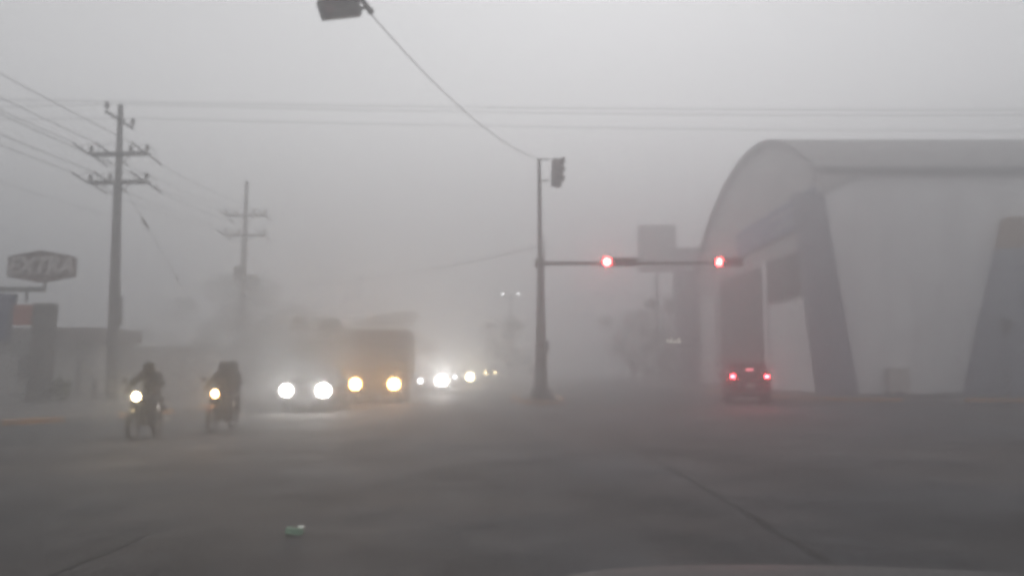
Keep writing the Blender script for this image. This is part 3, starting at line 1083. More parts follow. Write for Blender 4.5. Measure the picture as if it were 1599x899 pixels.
    for s_ in (-1, 1):
        m_ = MB()
        m_.tube([(s_ * .22, -.31, 1.04), (s_ * .28, -.31, 1.14), (s_ * .33, -.29, 1.2)], .007, 6)
        m_.ell((s_ * .36, -.28, 1.22), (.065, .018, .04), 12, 8)
        m_.build('mirror', M['bike_black'], t)
        for y in (-.42, .78):
            m_ = MB(); m_.tube([(0, y, .80), (s_ * .14, y, .80)], .01, 6); m_.ell((s_ * .16, y, .80), (.035, .04, .03), 10, 7); m_.build('turn_signal', M['lens_off'], t)
    m_ = MB()
    m_.tube([(0, -.38, .89), (0, -.43, .89), (0, -.52, .89)], [.05, .1, .105], 18)
    hl = m_.build('headlight', M['bike_black'], t)
    m_ = MB(); m_.ell((0, -.52, .89), (.08, .035, .08), 18, 10); m_.build('lens', lens, hl)
    lamp(hl, (0, -.60, .89), (.25, -1, .05), watts, lc, .05, 44)
    m_ = MB()
    m_.loft([[(x, y, z + dz) for x, dz in ((-.08, -.03), (-.06, .02), (.06, .02), (.08, -.03), (.06, .008), (-.06, .008))] for y, z in ((.45, .68), (.7, .72), (.9, .66), (1.0, .52))])
    m_.build('rear_fender', M['bike_black'], t)
    m_ = MB(); m_.box((0, .88, .74), (.13, .05, .07), bev=.015); m_.build('tail_light', M['red_lens_off'], t)
    return t


def person(label, loc, rz, J, jacket, helmet_m, grip=True, group=None):
    """J: joint positions; a single skinned body, hands with curled fingers, clothes by region"""
    t = thing('person', label, 'person', loc, rz, group)
    names, pos, rad, edges = [], [], [], []
    def v(n, p, r):
        names.append(n); pos.append(Vector(p)); rad.append(r); return len(pos) - 1
    pel = v('pel', J['pel'], (.15, .125))
    w = v('waist', J['pel'].lerp(J['chest'], .5), (.145, .12))
    ch = v('chest', J['chest'], (.165, .13))
    up = v('up', J['chest'].lerp(J['neck'], .6), (.13, .10))
    nk = v('neck', J['neck'], (.06, .06))
    hd = v('head', J['neck'].lerp(J['head'], .55), (.075, .085))
    h2 = v('crown', J['head'], (.08, .095))
    edges += [(pel, w), (w, ch), (ch, up), (up, nk), (nk, hd), (hd, h2)]
    for s_ in ('l', 'r'):
        sx = -1 if s_ == 'l' else 1
        M_ = lambda p: Vector((p[0] * sx, p[1], p[2]))
        sh = v('sh', J.get('sh_' + s_, M_(J['sh'])), (.085, .085)); el = v('el', J.get('el_' + s_, M_(J['el'])), (.058, .058))
        fa = v('fa', J.get('el_' + s_, M_(J['el'])).lerp(J.get('wr_' + s_, M_(J['wr'])), .35), (.055, .055))
        wr = v('wr', J.get('wr_' + s_, M_(J['wr'])), (.034, .034))
        wd = (pos[wr] - pos[el]).normalized()
        pm = v('palm', pos[wr] + wd * .075, (.042, .026))
        edges += [(up, sh), (sh, el), (el, fa), (fa, wr), (wr, pm)]
        hp = v('hip', M_(J['hip']), (.115, .115)); kn = v('kn', M_(J['kn']), (.078, .078))
        th = v('th', M_(J['hip']).lerp(M_(J['kn']), .45), (.10, .10))
        cf = v('cf', M_(J['kn']).lerp(M_(J['an']), .3), (.072, .072)); an = v('an', M_(J['an']), (.046, .046))
        he = v('he', M_(J['an']) + Vector((0, .03, -.06)), (.042, .042)); to = v('to', M_(J['to']), (.045, .032))
        edges += [(pel, hp), (hp, th), (th, kn), (kn, cf), (cf, an), (an, he), (he, to)]
    me = bpy.data.meshes.new('body_cage')
    me.from_pydata(pos, edges, [])
    ob = bpy.data.objects.new('body_cage', me)
    COL.objects.link(ob)
    sk = ob.modifiers.new('skin', 'SKIN')
    sk.use_smooth_shade = True
    ss = ob.modifiers.new('sub', 'SUBSURF'); ss.levels = 2; ss.render_levels = 2
    for i_, sv in enumerate(me.skin_vertices[0].data):
        sv.radius = tuple(q * 1.1 for q in rad[i_])
        sv.use_root = (i_ == 0)
    dg = bpy.context.evaluated_depsgraph_get()
    dg.update()
    body = bpy.data.meshes.new_from_object(ob.evaluated_get(dg))
    bpy.data.objects.remove(ob)
    mb = MB()
    vs = [q.co.copy() for q in body.vertices]
    mb.add(vs, [list(p.vertices) for p in body.polygons])
    kinds = {'palm': 2, 'wr': 0, 'he': 3, 'to': 3, 'an': 1, 'cf': 1, 'kn': 1, 'th': 1, 'hip': 1, 'pel': 1, 'neck': 2, 'head': 2, 'crown': 2}
    mb.mi = []
    for p in body.polygons:
        c = Vector(p.center)
        k = min(range(len(pos)), key=lambda q: (c - pos[q]).length - max(rad[q]) * .8)
        mb.mi.append(kinds.get(names[k], 0))
    # fingers: four curled chains and a thumb on each hand
    mb.cur = 2
    for i_, n in enumerate(names):
        if n != 'palm': continue
        pw = pos[i_ - 1]
        d = (pos[i_] - pw).normalized()
        sx = 1 if pos[i_].x > J['pel'].x else -1
        side_ = Vector((1, 0, 0)); side_ = (side_ - d * side_.dot(d)).normalized()
        dn = d.cross(side_); dn = dn if dn.z < 0 else -dn
        for q in range(4):
            b0 = pos[i_] + side_ * (q - 1.5) * .021 + d * .015
            l = (.085, .095, .09, .07)[q]
            mb.tube([b0, b0 + d * l * .45, b0 + d * l * .65 + dn * l * .35, b0 + d * l * .45 + dn * l * .72, b0 + d * l * .15 + dn * l * .8], [.010, .0098, .009, .0085, .006], 7)
        b0 = pos[i_] - side_ * sx * .036 - d * .03
        mb.tube([b0, b0 - side_ * sx * .025 + d * .025 + dn * .01, b0 - side_ * sx * .02 + d * .05 + dn * .035, b0 + d * .06 + dn * .05], [.013, .012, .010, .007], 7)
    # nose, for the face inside the helmet opening
    hc = J['head']
    mb.ell(hc + Vector((0, -.105, -.03)), (.014, .022, .022), 8, 6)
    mb.build('body', [jacket, M['jeans'], M['skin'], M['shoe']], t, smooth=180)
    bpy.data.meshes.remove(body)
    # helmet shell, open only at the visor
    h = MB()
    h.ell(hc + Vector((0, .005, .012)), (.128, .150, .145), 22, 14)
    h.ell(hc + Vector((0, -.075, -.085)), (.088, .075, .055), 16, 10)
    ho = h.build('helmet', helmet_m, t, smooth=60)
    vz = MB()
    rings = []
    for zz in (-.045, -.02, .01, .04, .06):
        s_ = math.sqrt(max(.05, 1 - (zz / .15) ** 2))
        rings.append([hc + Vector((.131 * s_ * math.sin(a), .005 - .154 * s_ * math.cos(a), zz + .012)) for a in [R(-70 + 140 * k / 12) for k in range(13)]] +
                     [hc + Vector((.122 * s_ * math.sin(a), .005 - .143 * s_ * math.cos(a), zz + .012)) for a in [R(70 - 140 * k / 12) for k in range(13)]])
    vz.loft(rings)
    vz.build('visor', M['visor'], ho, smooth=60)
    return t


V = Vector
J1 = dict(pel=V((0, .26, .87)), chest=V((0, .19, 1.20)), neck=V((0, .15, 1.385)), head=V((0, .10, 1.50)), sh=V((.175, .16, 1.335)), el=V((.335, -.04, 1.11)),
          wr=V((.305, -.19, 1.055)), hip=V((.10, .22, .85)), kn=V((.20, -.17, .76)), an=V((.18, .03, .38)), to=V((.185, -.13, .345)))
J2 = dict(J1)
J2.update(pel=V((.0, .20, .87)), chest=V((0, .12, 1.20)), neck=V((-.01, .08, 1.39)), head=V((-.02, .03, 1.51)), sh=V((.17, .10, 1.335)), hip=V((.10, .16, .85)))
J3 = dict(pel=V((.0, .53, .91)), chest=V((.03, .43, 1.23)), neck=V((.06, .38, 1.40)), head=V((.09, .32, 1.52)), sh=V((.185, .40, 1.35)), el=V((.29, .33, 1.10)),
          wr=V((.19, .14, 1.02)), hip=V((.11, .50, .88)), kn=V((.27, .16, .78)), an=V((.23, .38, .44)), to=V((.24, .24, .40)))
fa_ = at(207, 685, 16.8)
loc = Vector((fa_.x - .05, 17.45, 0)); rz = HR * 0 + .05
motorcycle('leftmost black motorcycle ridden by one person, warm white headlight lit', loc, rz, M['bike_black'], M['lens_warm'], 360, (1, .85, .58))
person('helmeted person in dark jacket riding alone on the leftmost motorcycle', loc, rz, J1, M['jacket'], M['helmet'])
fb = at(331, 673, 18.6)
loc = Vector((fb.x, 19.25, 0)); rz = -.02
motorcycle('maroon motorcycle carrying two people, orange-tinted headlight lit', loc, rz, M['bike_red'], M['lens_bike'], 360, (1, .62, .27))
person('helmeted person in front on the motorcycle with two riders, holding its handlebar', loc, rz, J2, M['jacket_b'], M['helmet_b'])
person('helmeted passenger seated behind the front rider on the two-person motorcycle', loc, rz, J3, M['jacket'], M['helmet'])

# ------------------------------------------------------------------ vaulted hall on the right
BD = 42.0
XF = 16.4
t = thing('hall', 'large pale hall with a curved vault roof and leaning blue-grey corner pillar', 'building', (XF, BD, .13))
def W_(x, y, z): return Vector((x - XF, y - BD, z - .13))
XR = 75.0
def vault_z(y):       # profile of the vault across its depth
    pts = [(41.6, 12.05), (44, 13.6), (47, 15.05), (50, 15.95), (53.5, 16.25), (57, 15.95), (61, 15.05), (65, 13.5), (68.5, 11.5), (71, 9.6)]
    for (a, za_), (b_, zb_) in zip(pts[:-1], pts[1:]):
        if a <= y <= b_ + 1e-6:
            return za_ + (zb_ - za_) * (y - a) / (b_ - a)
    return pts[-1][1]
ys = [41.6 + (71 - 41.6) * k / 40 for k in range(41)]
# smooth the profile a little
zs = [vault_z(y) for y in ys]
for _ in range(4):
    zs = [zs[0]] + [(zs[i_ - 1] + 2 * zs[i_] + zs[i_ + 1]) / 4 for i_ in range(1, 40)] + [zs[-1]]
mb = MB()
prof = [(y, z) for y, z in zip(ys, zs)] + [(y, z - .28) for y, z in list(zip(ys, zs))[::-1]]
mb.prism([W_(XF - .35, y, z) for y, z in prof], (XR - XF, 0, 0))
mb.build('roof', M['roof_grey'], t, smooth=30)
mb = MB()     # front wall
mb.prism([W_(XF + .1, BD, .0), W_(XR - 2, BD, 0), W_(XR - 2, BD, 11.95), W_(XF + .1, BD, 11.95)], (0, .3, 0))
mb.build('front_wall', M['bwhite'], t, smooth=0)
mb = MB()     # gable end wall, up to the underside of the vault
gz = [(y, z - .3) for y, z in zip(ys, zs)]
gp = [(BD + .31, 0)] + [(y, z) for y, z in gz if y > BD + .4] + [(70.9, 0)]
mb.prism([W_(XF + .05, y, z) for y, z in gp], (.35, 0, 0))
mb.build('gable_wall', M['gable'], t, smooth=0)
# features of the gable wall; (photo x -> depth on the plane)
def dep(px): return XF * F_PX / (px - 799.5) * 1.0
def slab(name, y0, y1, z0, z1, m, out=.06, thick=.06, extra=None):
    mb_ = MB()
    mb_.prism([W_(XF + .05 - out, y0, z0), W_(XF + .05 - out, y1, z0), W_(XF + .05 - out, y1, z1), W_(XF + .05 - out, y0, z1)], (thick - .004, 0, 0))
    return mb_.build(name, m, t, smooth=0)
slab('sign_band', 42.6, 57.5, 9.35, 11.15, M['signblue'], .22, .22)
sb = [o for o in t.children if o.name.startswith('sign_band')][0]
rnd = random.Random(3)
mb = MB()       # two rows of pale lettering, too faded to read, cut from one plate edge each
for (z0, hgt) in ((10.42, .42), (9.72, .36)):
    yy, top_, bot_ = 43.6, [], []
    while yy < 50:
        wdt = rnd.uniform(.22, .5)
        q0 = rnd.uniform(.55, 1.0) * hgt
        top_ += [(yy, z0 + q0), (yy + wdt * .8, z0 + q0), (yy + wdt * .82, z0 + hgt * .2), (yy + wdt * .98, z0 + hgt * .2)]
        yy += wdt
    poly = [(y, z) for y, z in top_] + [(top_[-1][0], z0), (top_[0][0], z0)]
    mb.prism([W_(XF - .19, y, z) for y, z in poly], (.017, 0, 0))
mb.build('sign_lettering', M['signpale'], sb, smooth=0)
slab('doorway', dep(1194), dep(1125), 0, 8.1, M['opening_shade'], .03, .03)  # flat sheet on the wall, the open door's inner shade painted on
w = slab('window', dep(1253), dep(1202), 5.6, 8.2, M['opening_shade'], .03, .03)
mb = MB()
for y in (dep(1253) - .08, dep(1228), dep(1202)):
    mb.prism([W_(XF - .05, y, 5.5), W_(XF - .05, y + .08, 5.5), W_(XF - .05, y + .08, 8.3), W_(XF - .05, y, 8.3)], (.05, 0, 0))
mb.build('frame', M['gable'], w, smooth=0)
slab('door_post', dep(1201), dep(1195), 0, 8.3, M['bwhite'], .16, .16)
slab('white_panel', dep(1283), dep(1202.5), 0, 5.3, M['bwhite'], .10, .10)
slab('white_panel', dep(1117), dep(1096), 0, 7.4, M['bwhite'], .10, .10)
# leaning corner pillar, in front of the white wall
def fx(px, D): return at(px, 500, D).x
PDp = 41.15
b0 = [at(1283, 612, PDp), at(1341, 614, PDp), at(1286, 300, PDp), at(1243, 318, PDp)]
zt_ = b0[2].z
mb = MB()
mb.prism([W_(b0[0].x, PDp, .13), W_(b0[1].x, PDp, .13), W_(b0[2].x, PDp, zt_), W_(b0[3].x, PDp, zt_)], (0, .83, 0))
mb.build('leaning_pillar', M['bluegrey'], t, smooth=0)
mb = MB()    # slanting corner panel below the eave
q = [at(1284, 303, 41.75), at(1316, 283, 41.75), at(1372, 263.5, 41.75), at(1277, 263.5, 41.75), at(1277, 300, 41.75)]
mb.prism([W_(p.x, 41.75, p.z) for p in q], (0, .24, 0))
mb.build('eave_corner', M['gable'], t, smooth=0)
# second pillar at the right edge, widening to the ground
q = [at(1517, 614, PDp), at(1578, 338, PDp)]
zm = at(1560, 388, PDp).z
def rx(z): return q[0].x + (q[1].x - q[0].x) * (z - q[0].z) / (q[1].z - q[0].z)
ctr = 29.0
mb = MB()
mb.prism([W_(rx(.13), PDp, .13), W_(2 * ctr - rx(.13), PDp, .13), W_(2 * ctr - rx(zm), PDp, zm), W_(rx(zm), PDp, zm)], (0, .83, 0))
mb.build('splayed_pillar', M['bluegrey'], t, smooth=0)
mb = MB()
mb.prism([W_(rx(zm), PDp, zm + .003), W_(2 * ctr - rx(zm), PDp, zm + .003), W_(2 * ctr - rx(q[1].z), PDp, q[1].z), W_(rx(q[1].z), PDp, q[1].z)], (0, .83, 0))
mb.build('pillar_cap', M['orange'], t, smooth=0)
mb = MB()    # pillar at the far end of the gable
p0, p1_ = at(1062, 600, 71.2), at(1093, 386, 71.2)
mb.prism([W_(p0.x, 71.2, .13), W_(p1_.x + .2, 71.2, .13), W_(p1_.x, 71.2, p1_.z), W_(p0.x - .1, 71.2, p1_.z)], (0, 2.0, 0))
mb.build('end_pillar', M['bluegrey'], t, smooth=0)
# back and far walls close the volume
mb = MB()
mb.prism([W_(XF + .45, 70.6, 0), W_(XR - 2, 70.6, 0), W_(XR - 2, 70.6, 9.1), W_(XF + .45, 70.6, 9.1)], (0, .25, 0))
mb.build('back_wall', M['gable'], t, smooth=0)

# things along the hall front
ub = at(1409, 611, 41.3)
mb = MB()
mb.box((0, 0, .68), (1.02, .4, 1.16), bev=.03); mb.box((0, 0, .05), (1.1, .5, .1), bev=.01); mb.box((.0, -.205, .68), (.02, .02, 1.0)); mb.box((0, 0, 1.29), (1.1, .48, .05), bev=.01)
o = mb.build('utility_box', M['dirt_stain'], smooth=25)
o.location = (ub.x, 41.7, .13)
tag(o, 'beige utility cabinet standing against the white hall wall', 'cabinet')
def rock(px, D, r, label, nm='stone'):
    p = at(px, 610, D)
    bm = bmesh.new()
    bmesh.ops.create_icosphere(bm, subdivisions=2, radius=1)
    for v_ in bm.verts:
        v_.co *= 1 + random.uniform(-.18, .18)
        v_.co.x *= r * 1.1; v_.co.y *= r; v_.co.z *= r * .8
        v_.co.z += r * .6
    me = bpy.data.meshes.new(nm); bm.to_mesh(me); bm.free()
    me.materials.append(M['rock'])
    ob = bpy.data.objects.new(nm, me); COL.objects.link(ob)
    ob.location = (p.x, D, .13)
    return tag(ob, label, 'stone', 'stones before the hall')
rock(1407, 39.8, .15, 'dark round stone on the pavement in front of the beige cabinet')
rock(1466, 40.6, .10, 'smaller dark stone, left of a pair, before the white hall wall')
rock(1477, 40.7, .12, 'larger dark stone, right of a pair, before the white hall wall')
sp = at(1570, 507, 38.5)
t = thing('street_sign', 'round dark street sign on a thin post before the right pillar', 'sign', (sp.x, 38.5, .13))
mb = MB(); mb.tube([(0, 0, 0), (0, 0, sp.z + .3)], .035, 8); mb.build('post', M['steel'], t)
mb = MB()
mb.tube([(0, -.06, sp.z - .12), (0, -.045, sp.z - .12)], .32, 24)
mb.box((0, -.05, sp.z - .42), (.42, .015, .34), bev=.006)
mb.build('sign_plate', M['pole_paint'], t)

# ------------------------------------------------------------------ billboard, lit sign and lamps far off
bb = at(1025, 352, 78)
t = thing('billboard', 'tall fog-faded billboard panel on a post, left of the hall', 'billboard', (bb.x, 78, .13))
mb = MB(); mb.box((0, 0, bb.z - 2.4), (3.75, .35, 4.6), bev=.03); mb.build('panel', M['billboard'], t)
mb = MB(); mb.tube([(0, .35, 0), (0, .35, bb.z - .6)], [.16, .12], 12); mb.build('post', M['steel'], t)
mb = MB(); mb.box((0, -.1, bb.z - 4.75), (3.4, .5, .06)); mb.build('catwalk', M['steel'], t, smooth=0)
ls = at(1051, 532, 69)
t = thing('lit_sign', 'small sign with pale lit tubes, glimmering before the trees left of the hall', 'sign', (ls.x, 69, .13))
mb = MB(); mb.tube([(0, .1, 0), (0, .1, ls.z)], .05, 8); mb.build('post', M['steel'], t)
mb = MB(); mb.box((0, .02, ls.z - .13), (1.5, .12, .8), bev=.02); mb.build('sign_case', M['pole_paint'], t)
for k in range(4):
    mb = MB(); mb.tube([(-.5 + .33 * k, -.07, ls.z - .35), (-.5 + .33 * k, -.07, ls.z + (.1 if k % 2 else .0))], .035, 8); mb.build('light_tube', M['lens_sign'], t)

lp = [at(785, 460, 80), at(809, 461, 80)]
mx = (lp[0].x + lp[1].x) / 2
t = thing('street_lamp', 'double-armed street lamp on the median, its two white lights glowing high up', 'street lamp', (mx, 80, .13))
mb = MB(); mb.tube([(0, 0, 0), (0, 0, 5), (0, 0, lp[0].z)], [.14, .1, .06], 12); mb.build('post', M['steel'], t)
for s_ in (-1, 1):
    mb = MB(); mb.tube([(0, 0, lp[0].z - .35), (s_ * .35, 0, lp[0].z - .06), (s_ * .6, 0, lp[0].z + .02)], .035, 8); mb.build('arm', M['steel'], t)
    mb = MB(); mb.box((s_ * .80, 0, lp[0].z + .03), (.5, .22, .1), bev=.03); hl = mb.build('lamp_head', M['steel'], t)
    mb = MB(); mb.ell((s_ * .8, -.02, lp[0].z - .03), (.14, .09, .055)); mb.build('lens', M['lens_street'], hl)
    0 and lamp(hl, (s_ * .8, -.02, lp[0].z - .12), (0, 0, -1), 60, (.95, .98, 1), .05, 150)

# ------------------------------------------------------------------ left side: sign, portal, shop, walls
SD = 33.5
a, b_ = at(15, 392, SD), at(112, 440, SD)
cx_, cz_ = (a.x + b_.x) / 2, (a.z + b_.z) / 2
t = thing('shop_sign', 'six-sided dark red EXTRA sign on a bracket above the blue and red portal', 'sign', (cx_, SD, 0))
hwid, hh = (b_.x - a.x) / 2, (a.z - b_.z) / 2
mb = MB()
hexp = [(-hwid, -hh * .62), (0, -hh), (hwid, -hh * .62), (hwid, hh * .62), (0, hh), (-hwid, hh * .62)]
mb.prism([(x, 0, cz_ + z) for x, z in hexp], (0, .35, 0))
face = mb.build('sign_face', M['signred'], t, smooth=0)
mb = MB()
for k in range(6):
    p, q_ = hexp[k], hexp[(k + 1) % 6]
    mb.tube([(p[0], -.01, cz_ + p[1]), (q_[0], -.01, cz_ + q_[1])], .045, 6)
mb.build('sign_rim', M['signred'], face)
cu = bpy.data.curves.new('sign_letters', 'FONT')
cu.body = 'EXTRA'
cu.align_x = 'CENTER'; cu.align_y = 'CENTER'
cu.size = .92; cu.extrude = .02; cu.shear = .28; cu.offset = .03; cu.space_character = .95
tob = bpy.data.objects.new('text_tmp', cu)
COL.objects.link(tob)
bpy.context.view_layer.update()
me = bpy.data.meshes.new_from_object(tob.evaluated_get(bpy.context.evaluated_depsgraph_get()))
bpy.data.objects.remove(tob)
me.materials.clear(); me.materials.append(M['signlet'])
lo = bpy.data.objects.new('sign_letters', me)
COL.objects.link(lo)
lo.parent = face
lo.location = (-.02, -.03, cz_)
lo.rotation_euler = (PI / 2, 0, 0)
lo.scale = (1.02, 1.12, 1)
arm_z = at(60, 451, SD).z
mb = MB()
xs = at(66, 450, SD).x - cx_
mb.tube([(xs, .17, cz_ - hh + .05), (xs, .17, arm_z)], .06, 8)
mb.box(((xs - 3.4) / 2 - .0, .17, arm_z), (xs + 3.4 + .1, .12, .2), bev=.01)
xv = at(38, 460, SD).x - cx_
mb.tube([(xv, .17, arm_z), (xv, .17, 4.2)], .05, 8)
mb.build('bracket', M['steel'], t, smooth=25)

pa = at(59, 625, 33.0)
t = thing('sign_portal', 'dark pillar with red and blue panels at the left edge, under the six-sided sign', 'portal', (pa.x, 33.0, .13))
ztp = at(59, 474, 33).z - .13
mb = MB()
mb.loft([[(x * .37, y * .32, 0) for x, y in ((-1, -1), (1, -1), (1, 1), (-1, 1))], [(x * .35 + .12, y * .3, ztp) for x, y in ((-1, -1), (1, -1), (1, 1), (-1, 1))]])
mb.build('pillar', M['pillar'], t, smooth=0)
zr0 = at(35, 508, 33).z - .13
x0 = at(22, 500, 33).x - pa.x
mb = MB(); mb.box(((x0 - .25) / 2, .05, (ztp + zr0) / 2 - .02), (-.25 - x0, .3, ztp - zr0 - .06), bev=.01); mb.build('red_panel', M['panelred'], t, smooth=0)
zb1, zb0 = at(10, 459, 33).z - .13, at(10, 532, 33).z - .13
x1 = x0 - .01
mb = MB()
mb.prism([(x1 - 3.0, -.2, zb1 + .12), (x1, -.2, zb1), (x1 - .25, -.2, zb0), (x1 - 3.0, -.2, zb0)], (0, .4, 0))
mb.build('blue_panel', M['panelblue'], t, smooth=0)
mb = MB(); mb.box((x1 - 2.9, .45, zb1 / 2), (.6, .6, zb1 - .05)); mb.build('pillar', M['pillar'], t, smooth=0)

# shop behind
t = thing('shop', 'low pale shop with a dark roof fascia behind the portal on the left', 'building', (-25.9, 42, .13))
mb = MB(); mb.box((-3.6, 2.15, 1.65), (15.6, 4, 3.3), bev=0); mb.build('wall', M['store_wall'], t, smooth=0)
mb = MB(); mb.box((-3.6, 1.9, 3.05), (16.4, 5, .72), bev=.03); mb.build('fascia', M['fascia'], t, smooth=0)
for x in (-8.4, -5.4, .8):
    mb = MB(); mb.box((x, .13, 1.4), (1.5, .06, 1.5)); wf = mb.build('window', M['store_wall'], t, smooth=0)
    mb = MB(); mb.box((x, .098, 1.4), (1.34, .03, 1.34)); mb.build('pane', M['glass'], wf, smooth=0)
mb = MB(); mb.box((-2.2, .12, 1.1), (1.0, .06, 2.2)); d_ = mb.build('door', M['pillar'], t, smooth=0)
mb = MB(); mb.tube([(-1.85, .06, .95), (-1.85, .06, 1.25)], .02, 6); mb.build('handle', M['steel'], d_)
mb = MB(); mb.box((3.55, -.3, 1.5), (.18, .18, 3.0)); mb.build('post', M['pillar'], t, smooth=0)

mb = MB()
mb.box((0, 0, 1.22), (5.4, .22, 2.44), bev=.01)
mb.box((0, 0, 2.48), (5.6, .34, .1), bev=.01)
for k in range(3): mb.box((-2.5 + k * 2.5, -.06, 1.2), (.3, .3, 2.4), bev=.01)
o = mb.build('boundary_wall', M['store_wall'], smooth=0)
o.location = (-19.4, 45, .13)
tag(o, 'pale boundary wall with a thin coping between the shop and the trees', 'wall')
pb = at(147, 622, 34.5)
mb = MB(); mb.tube([(0, 0, 0), (0, 0, .03), (0, 0, .9), (0, 0, .95)], [.14, .12, .11, .04], 12)
mb.torus((0, 0, .7), .11, .015, 16, 6)
o = mb.build('bollard', M['pillar'])
o.location = (pb.x, 34.5, .13)
tag(o, 'short dark bollard on the pavement just left of the near utility pole', 'bollard')
la, lb = at(278, 606, 36), at(291, 548, 36)
mb = MB(); mb.tube([Vector((la.x, 36, .1)), Vector((lb.x, 36, lb.z))], .035, 8)
mb.box(Vector((lb.x, 35.95, lb.z - .15)), (.1, .02, .3), Matrix.Rotation(.15, 3, 'Y'))
o = mb.build('stake', M['steel'])
tag(o, 'thin leaning stake on the pavement between the two motorcycles', 'post')


# ------------------------------------------------------------------ plants
def leaves(mb, c, r, n, size, rnd, hollow=.35):
    for _ in range(n):
        while True:
            p = Vector((rnd.uniform(-1, 1), rnd.uniform(-1, 1), rnd.uniform(-1, 1)))
            if hollow < p.length < 1: break
        p = Vector((p.x * r[0], p.y * r[1], p.z * r[2])) + Vector(c)
        ax = Vector((rnd.gauss(0, 1), rnd.gauss(0, 1), rnd.gauss(0, 1))).normalized()
        u = ax.orthogonal().normalized(); w = ax.cross(u)
        s_ = size * rnd.uniform(.6, 1.4)
        mb.add([p - u * s_, p + w * s_ * .45, p + u * s_, p - w * s_ * .45], [(0, 1, 2, 3)])


def tree(label, x, y, h, cr, trunk_h, seed, leaf=None, squash=.75, n=2600, lsize=.10, cat='tree', name='tree', group=None):
    rnd = random.Random(seed)
    t = thing(name, label, cat, (x, y, .1), 0, group)
    tr = MB()
    top = h - cr * squash
    tr.tube([(0, 0, 0), (.05, 0, trunk_h * .5), (rnd.uniform(-.15, .15), rnd.uniform(-.15, .15), trunk_h), (rnd.uniform(-.2, .2), 0, top + cr * .3)],
            [.03 * h, .022 * h, .018 * h, .03], 9)
    cl = []
    nb = 15
    for k in range(nb):
        a = 2 * PI * k / nb + rnd.uniform(-.3, .3)
        rr = cr * rnd.uniform(.25, 1.05)
        zz = trunk_h + (h - trunk_h) * rnd.uniform(-.12, .9)
        e_ = Vector((math.cos(a) * rr, math.sin(a) * rr, zz))
        s0 = Vector((0, 0, trunk_h * rnd.uniform(.75, 1.05)))
        tr.tube([s0, s0.lerp(e_, .5) + Vector((0, 0, -.1)), e_], [.012 * h, .008 * h, .015], 6)
        cl.append((e_, cr * rnd.choice((.2, .3, .42, .55))))
    tr.build('trunk', M['bark'], t)
    cl.append((Vector((0, 0, h - cr * .4)), cr * .45))
    cl.append((Vector((0, 0, top)), cr * .55))
    lv = MB()
    for c, r in cl:
        leaves(lv, c, (r, r, r * squash), int(n * 2.2) // len(cl), lsize, rnd, .15)
    lv.build('crown', leaf or M['leaf'], t, smooth=0)
    return t


TG = 'fog-faded roadside trees'
tree('large broad tree looming behind the far utility pole', -25.2, 79, 10.8, 5.2, .9, 11, n=11000, group=TG)
tree('fainter broad tree above the boundary wall, left of the far utility pole', -36, 86, 9.8, 5.6, 1.6, 12, leaf=M['leaf2'], n=3200, group=TG)
tree('low leafy tree just left of the box lorry', -12.9, 57, 4.9, 2.5, .6, 13, n=7000, group=TG)
tree('low spreading tree at the foot of the far utility pole', -21.5, 66, 5.6, 3.3, .8, 18, n=2400, leaf=M['leaf2'], group=TG)
tree('flat-topped tree rising behind the box lorry roof', -12.9, 84, 7.2, 4.4, 2.8, 14, squash=.42, n=9000, lsize=.14, group=TG)
tree('small round tree on the median beneath the glowing street lamp', -.3, 86, 7.0, 2.4, 1.6, 15, n=2400, group=TG)
tree('dark tree left of the hall, beside the billboard post', 15.4, 82, 9.2, 3.5, 1.2, 16, n=3000, group=TG)
tree('fainter, lower tree left of the hall, nearest the open road', 13.2, 88, 8.0, 3.4, 1.0, 17, leaf=M['leaf2'], n=2600, group=TG)
bs = at(80, 622, 33.6)
tree('small dark shrub at the foot of the dark portal pillar', bs.x + .25, 33.6, .95, .42, .25, 21, n=700, lsize=.06, cat='shrub', name='shrub')

# ------------------------------------------------------------------ carton on the road
cp = at(460, 825, 1.5 * F_PX / (826 - HOR))
t = thing('carton', 'crushed green drink carton lying on the road', 'carton', (cp.x, cp.y, .004), R(4))
bm = bmesh.new()
bmesh.ops.create_cube(bm, size=1)
bmesh.ops.subdivide_edges(bm, edges=bm.edges[:], cuts=3, use_grid_fill=True)
rnd = random.Random(5)
for v_ in bm.verts:
    v_.co = Vector((v_.co.x * .15, v_.co.y * .07, (v_.co.z + .5) * .052))
    if v_.co.z > .001:
        v_.co += Vector((rnd.uniform(-.006, .006), rnd.uniform(-.006, .006), rnd.uniform(-.008, .006)))
me = bpy.data.meshes.new('carton_body'); bm.to_mesh(me); bm.free()
me.materials.append(M['carton'])
o = bpy.data.objects.new('carton_body', me); COL.objects.link(o); o.parent = t
mb = MB(); mb.box((.055, .02, .056), (.055, .06, .008), Matrix.Rotation(.12, 3, 'X'), bev=.002); mb.build('folded_top', M['carton_top'], t)

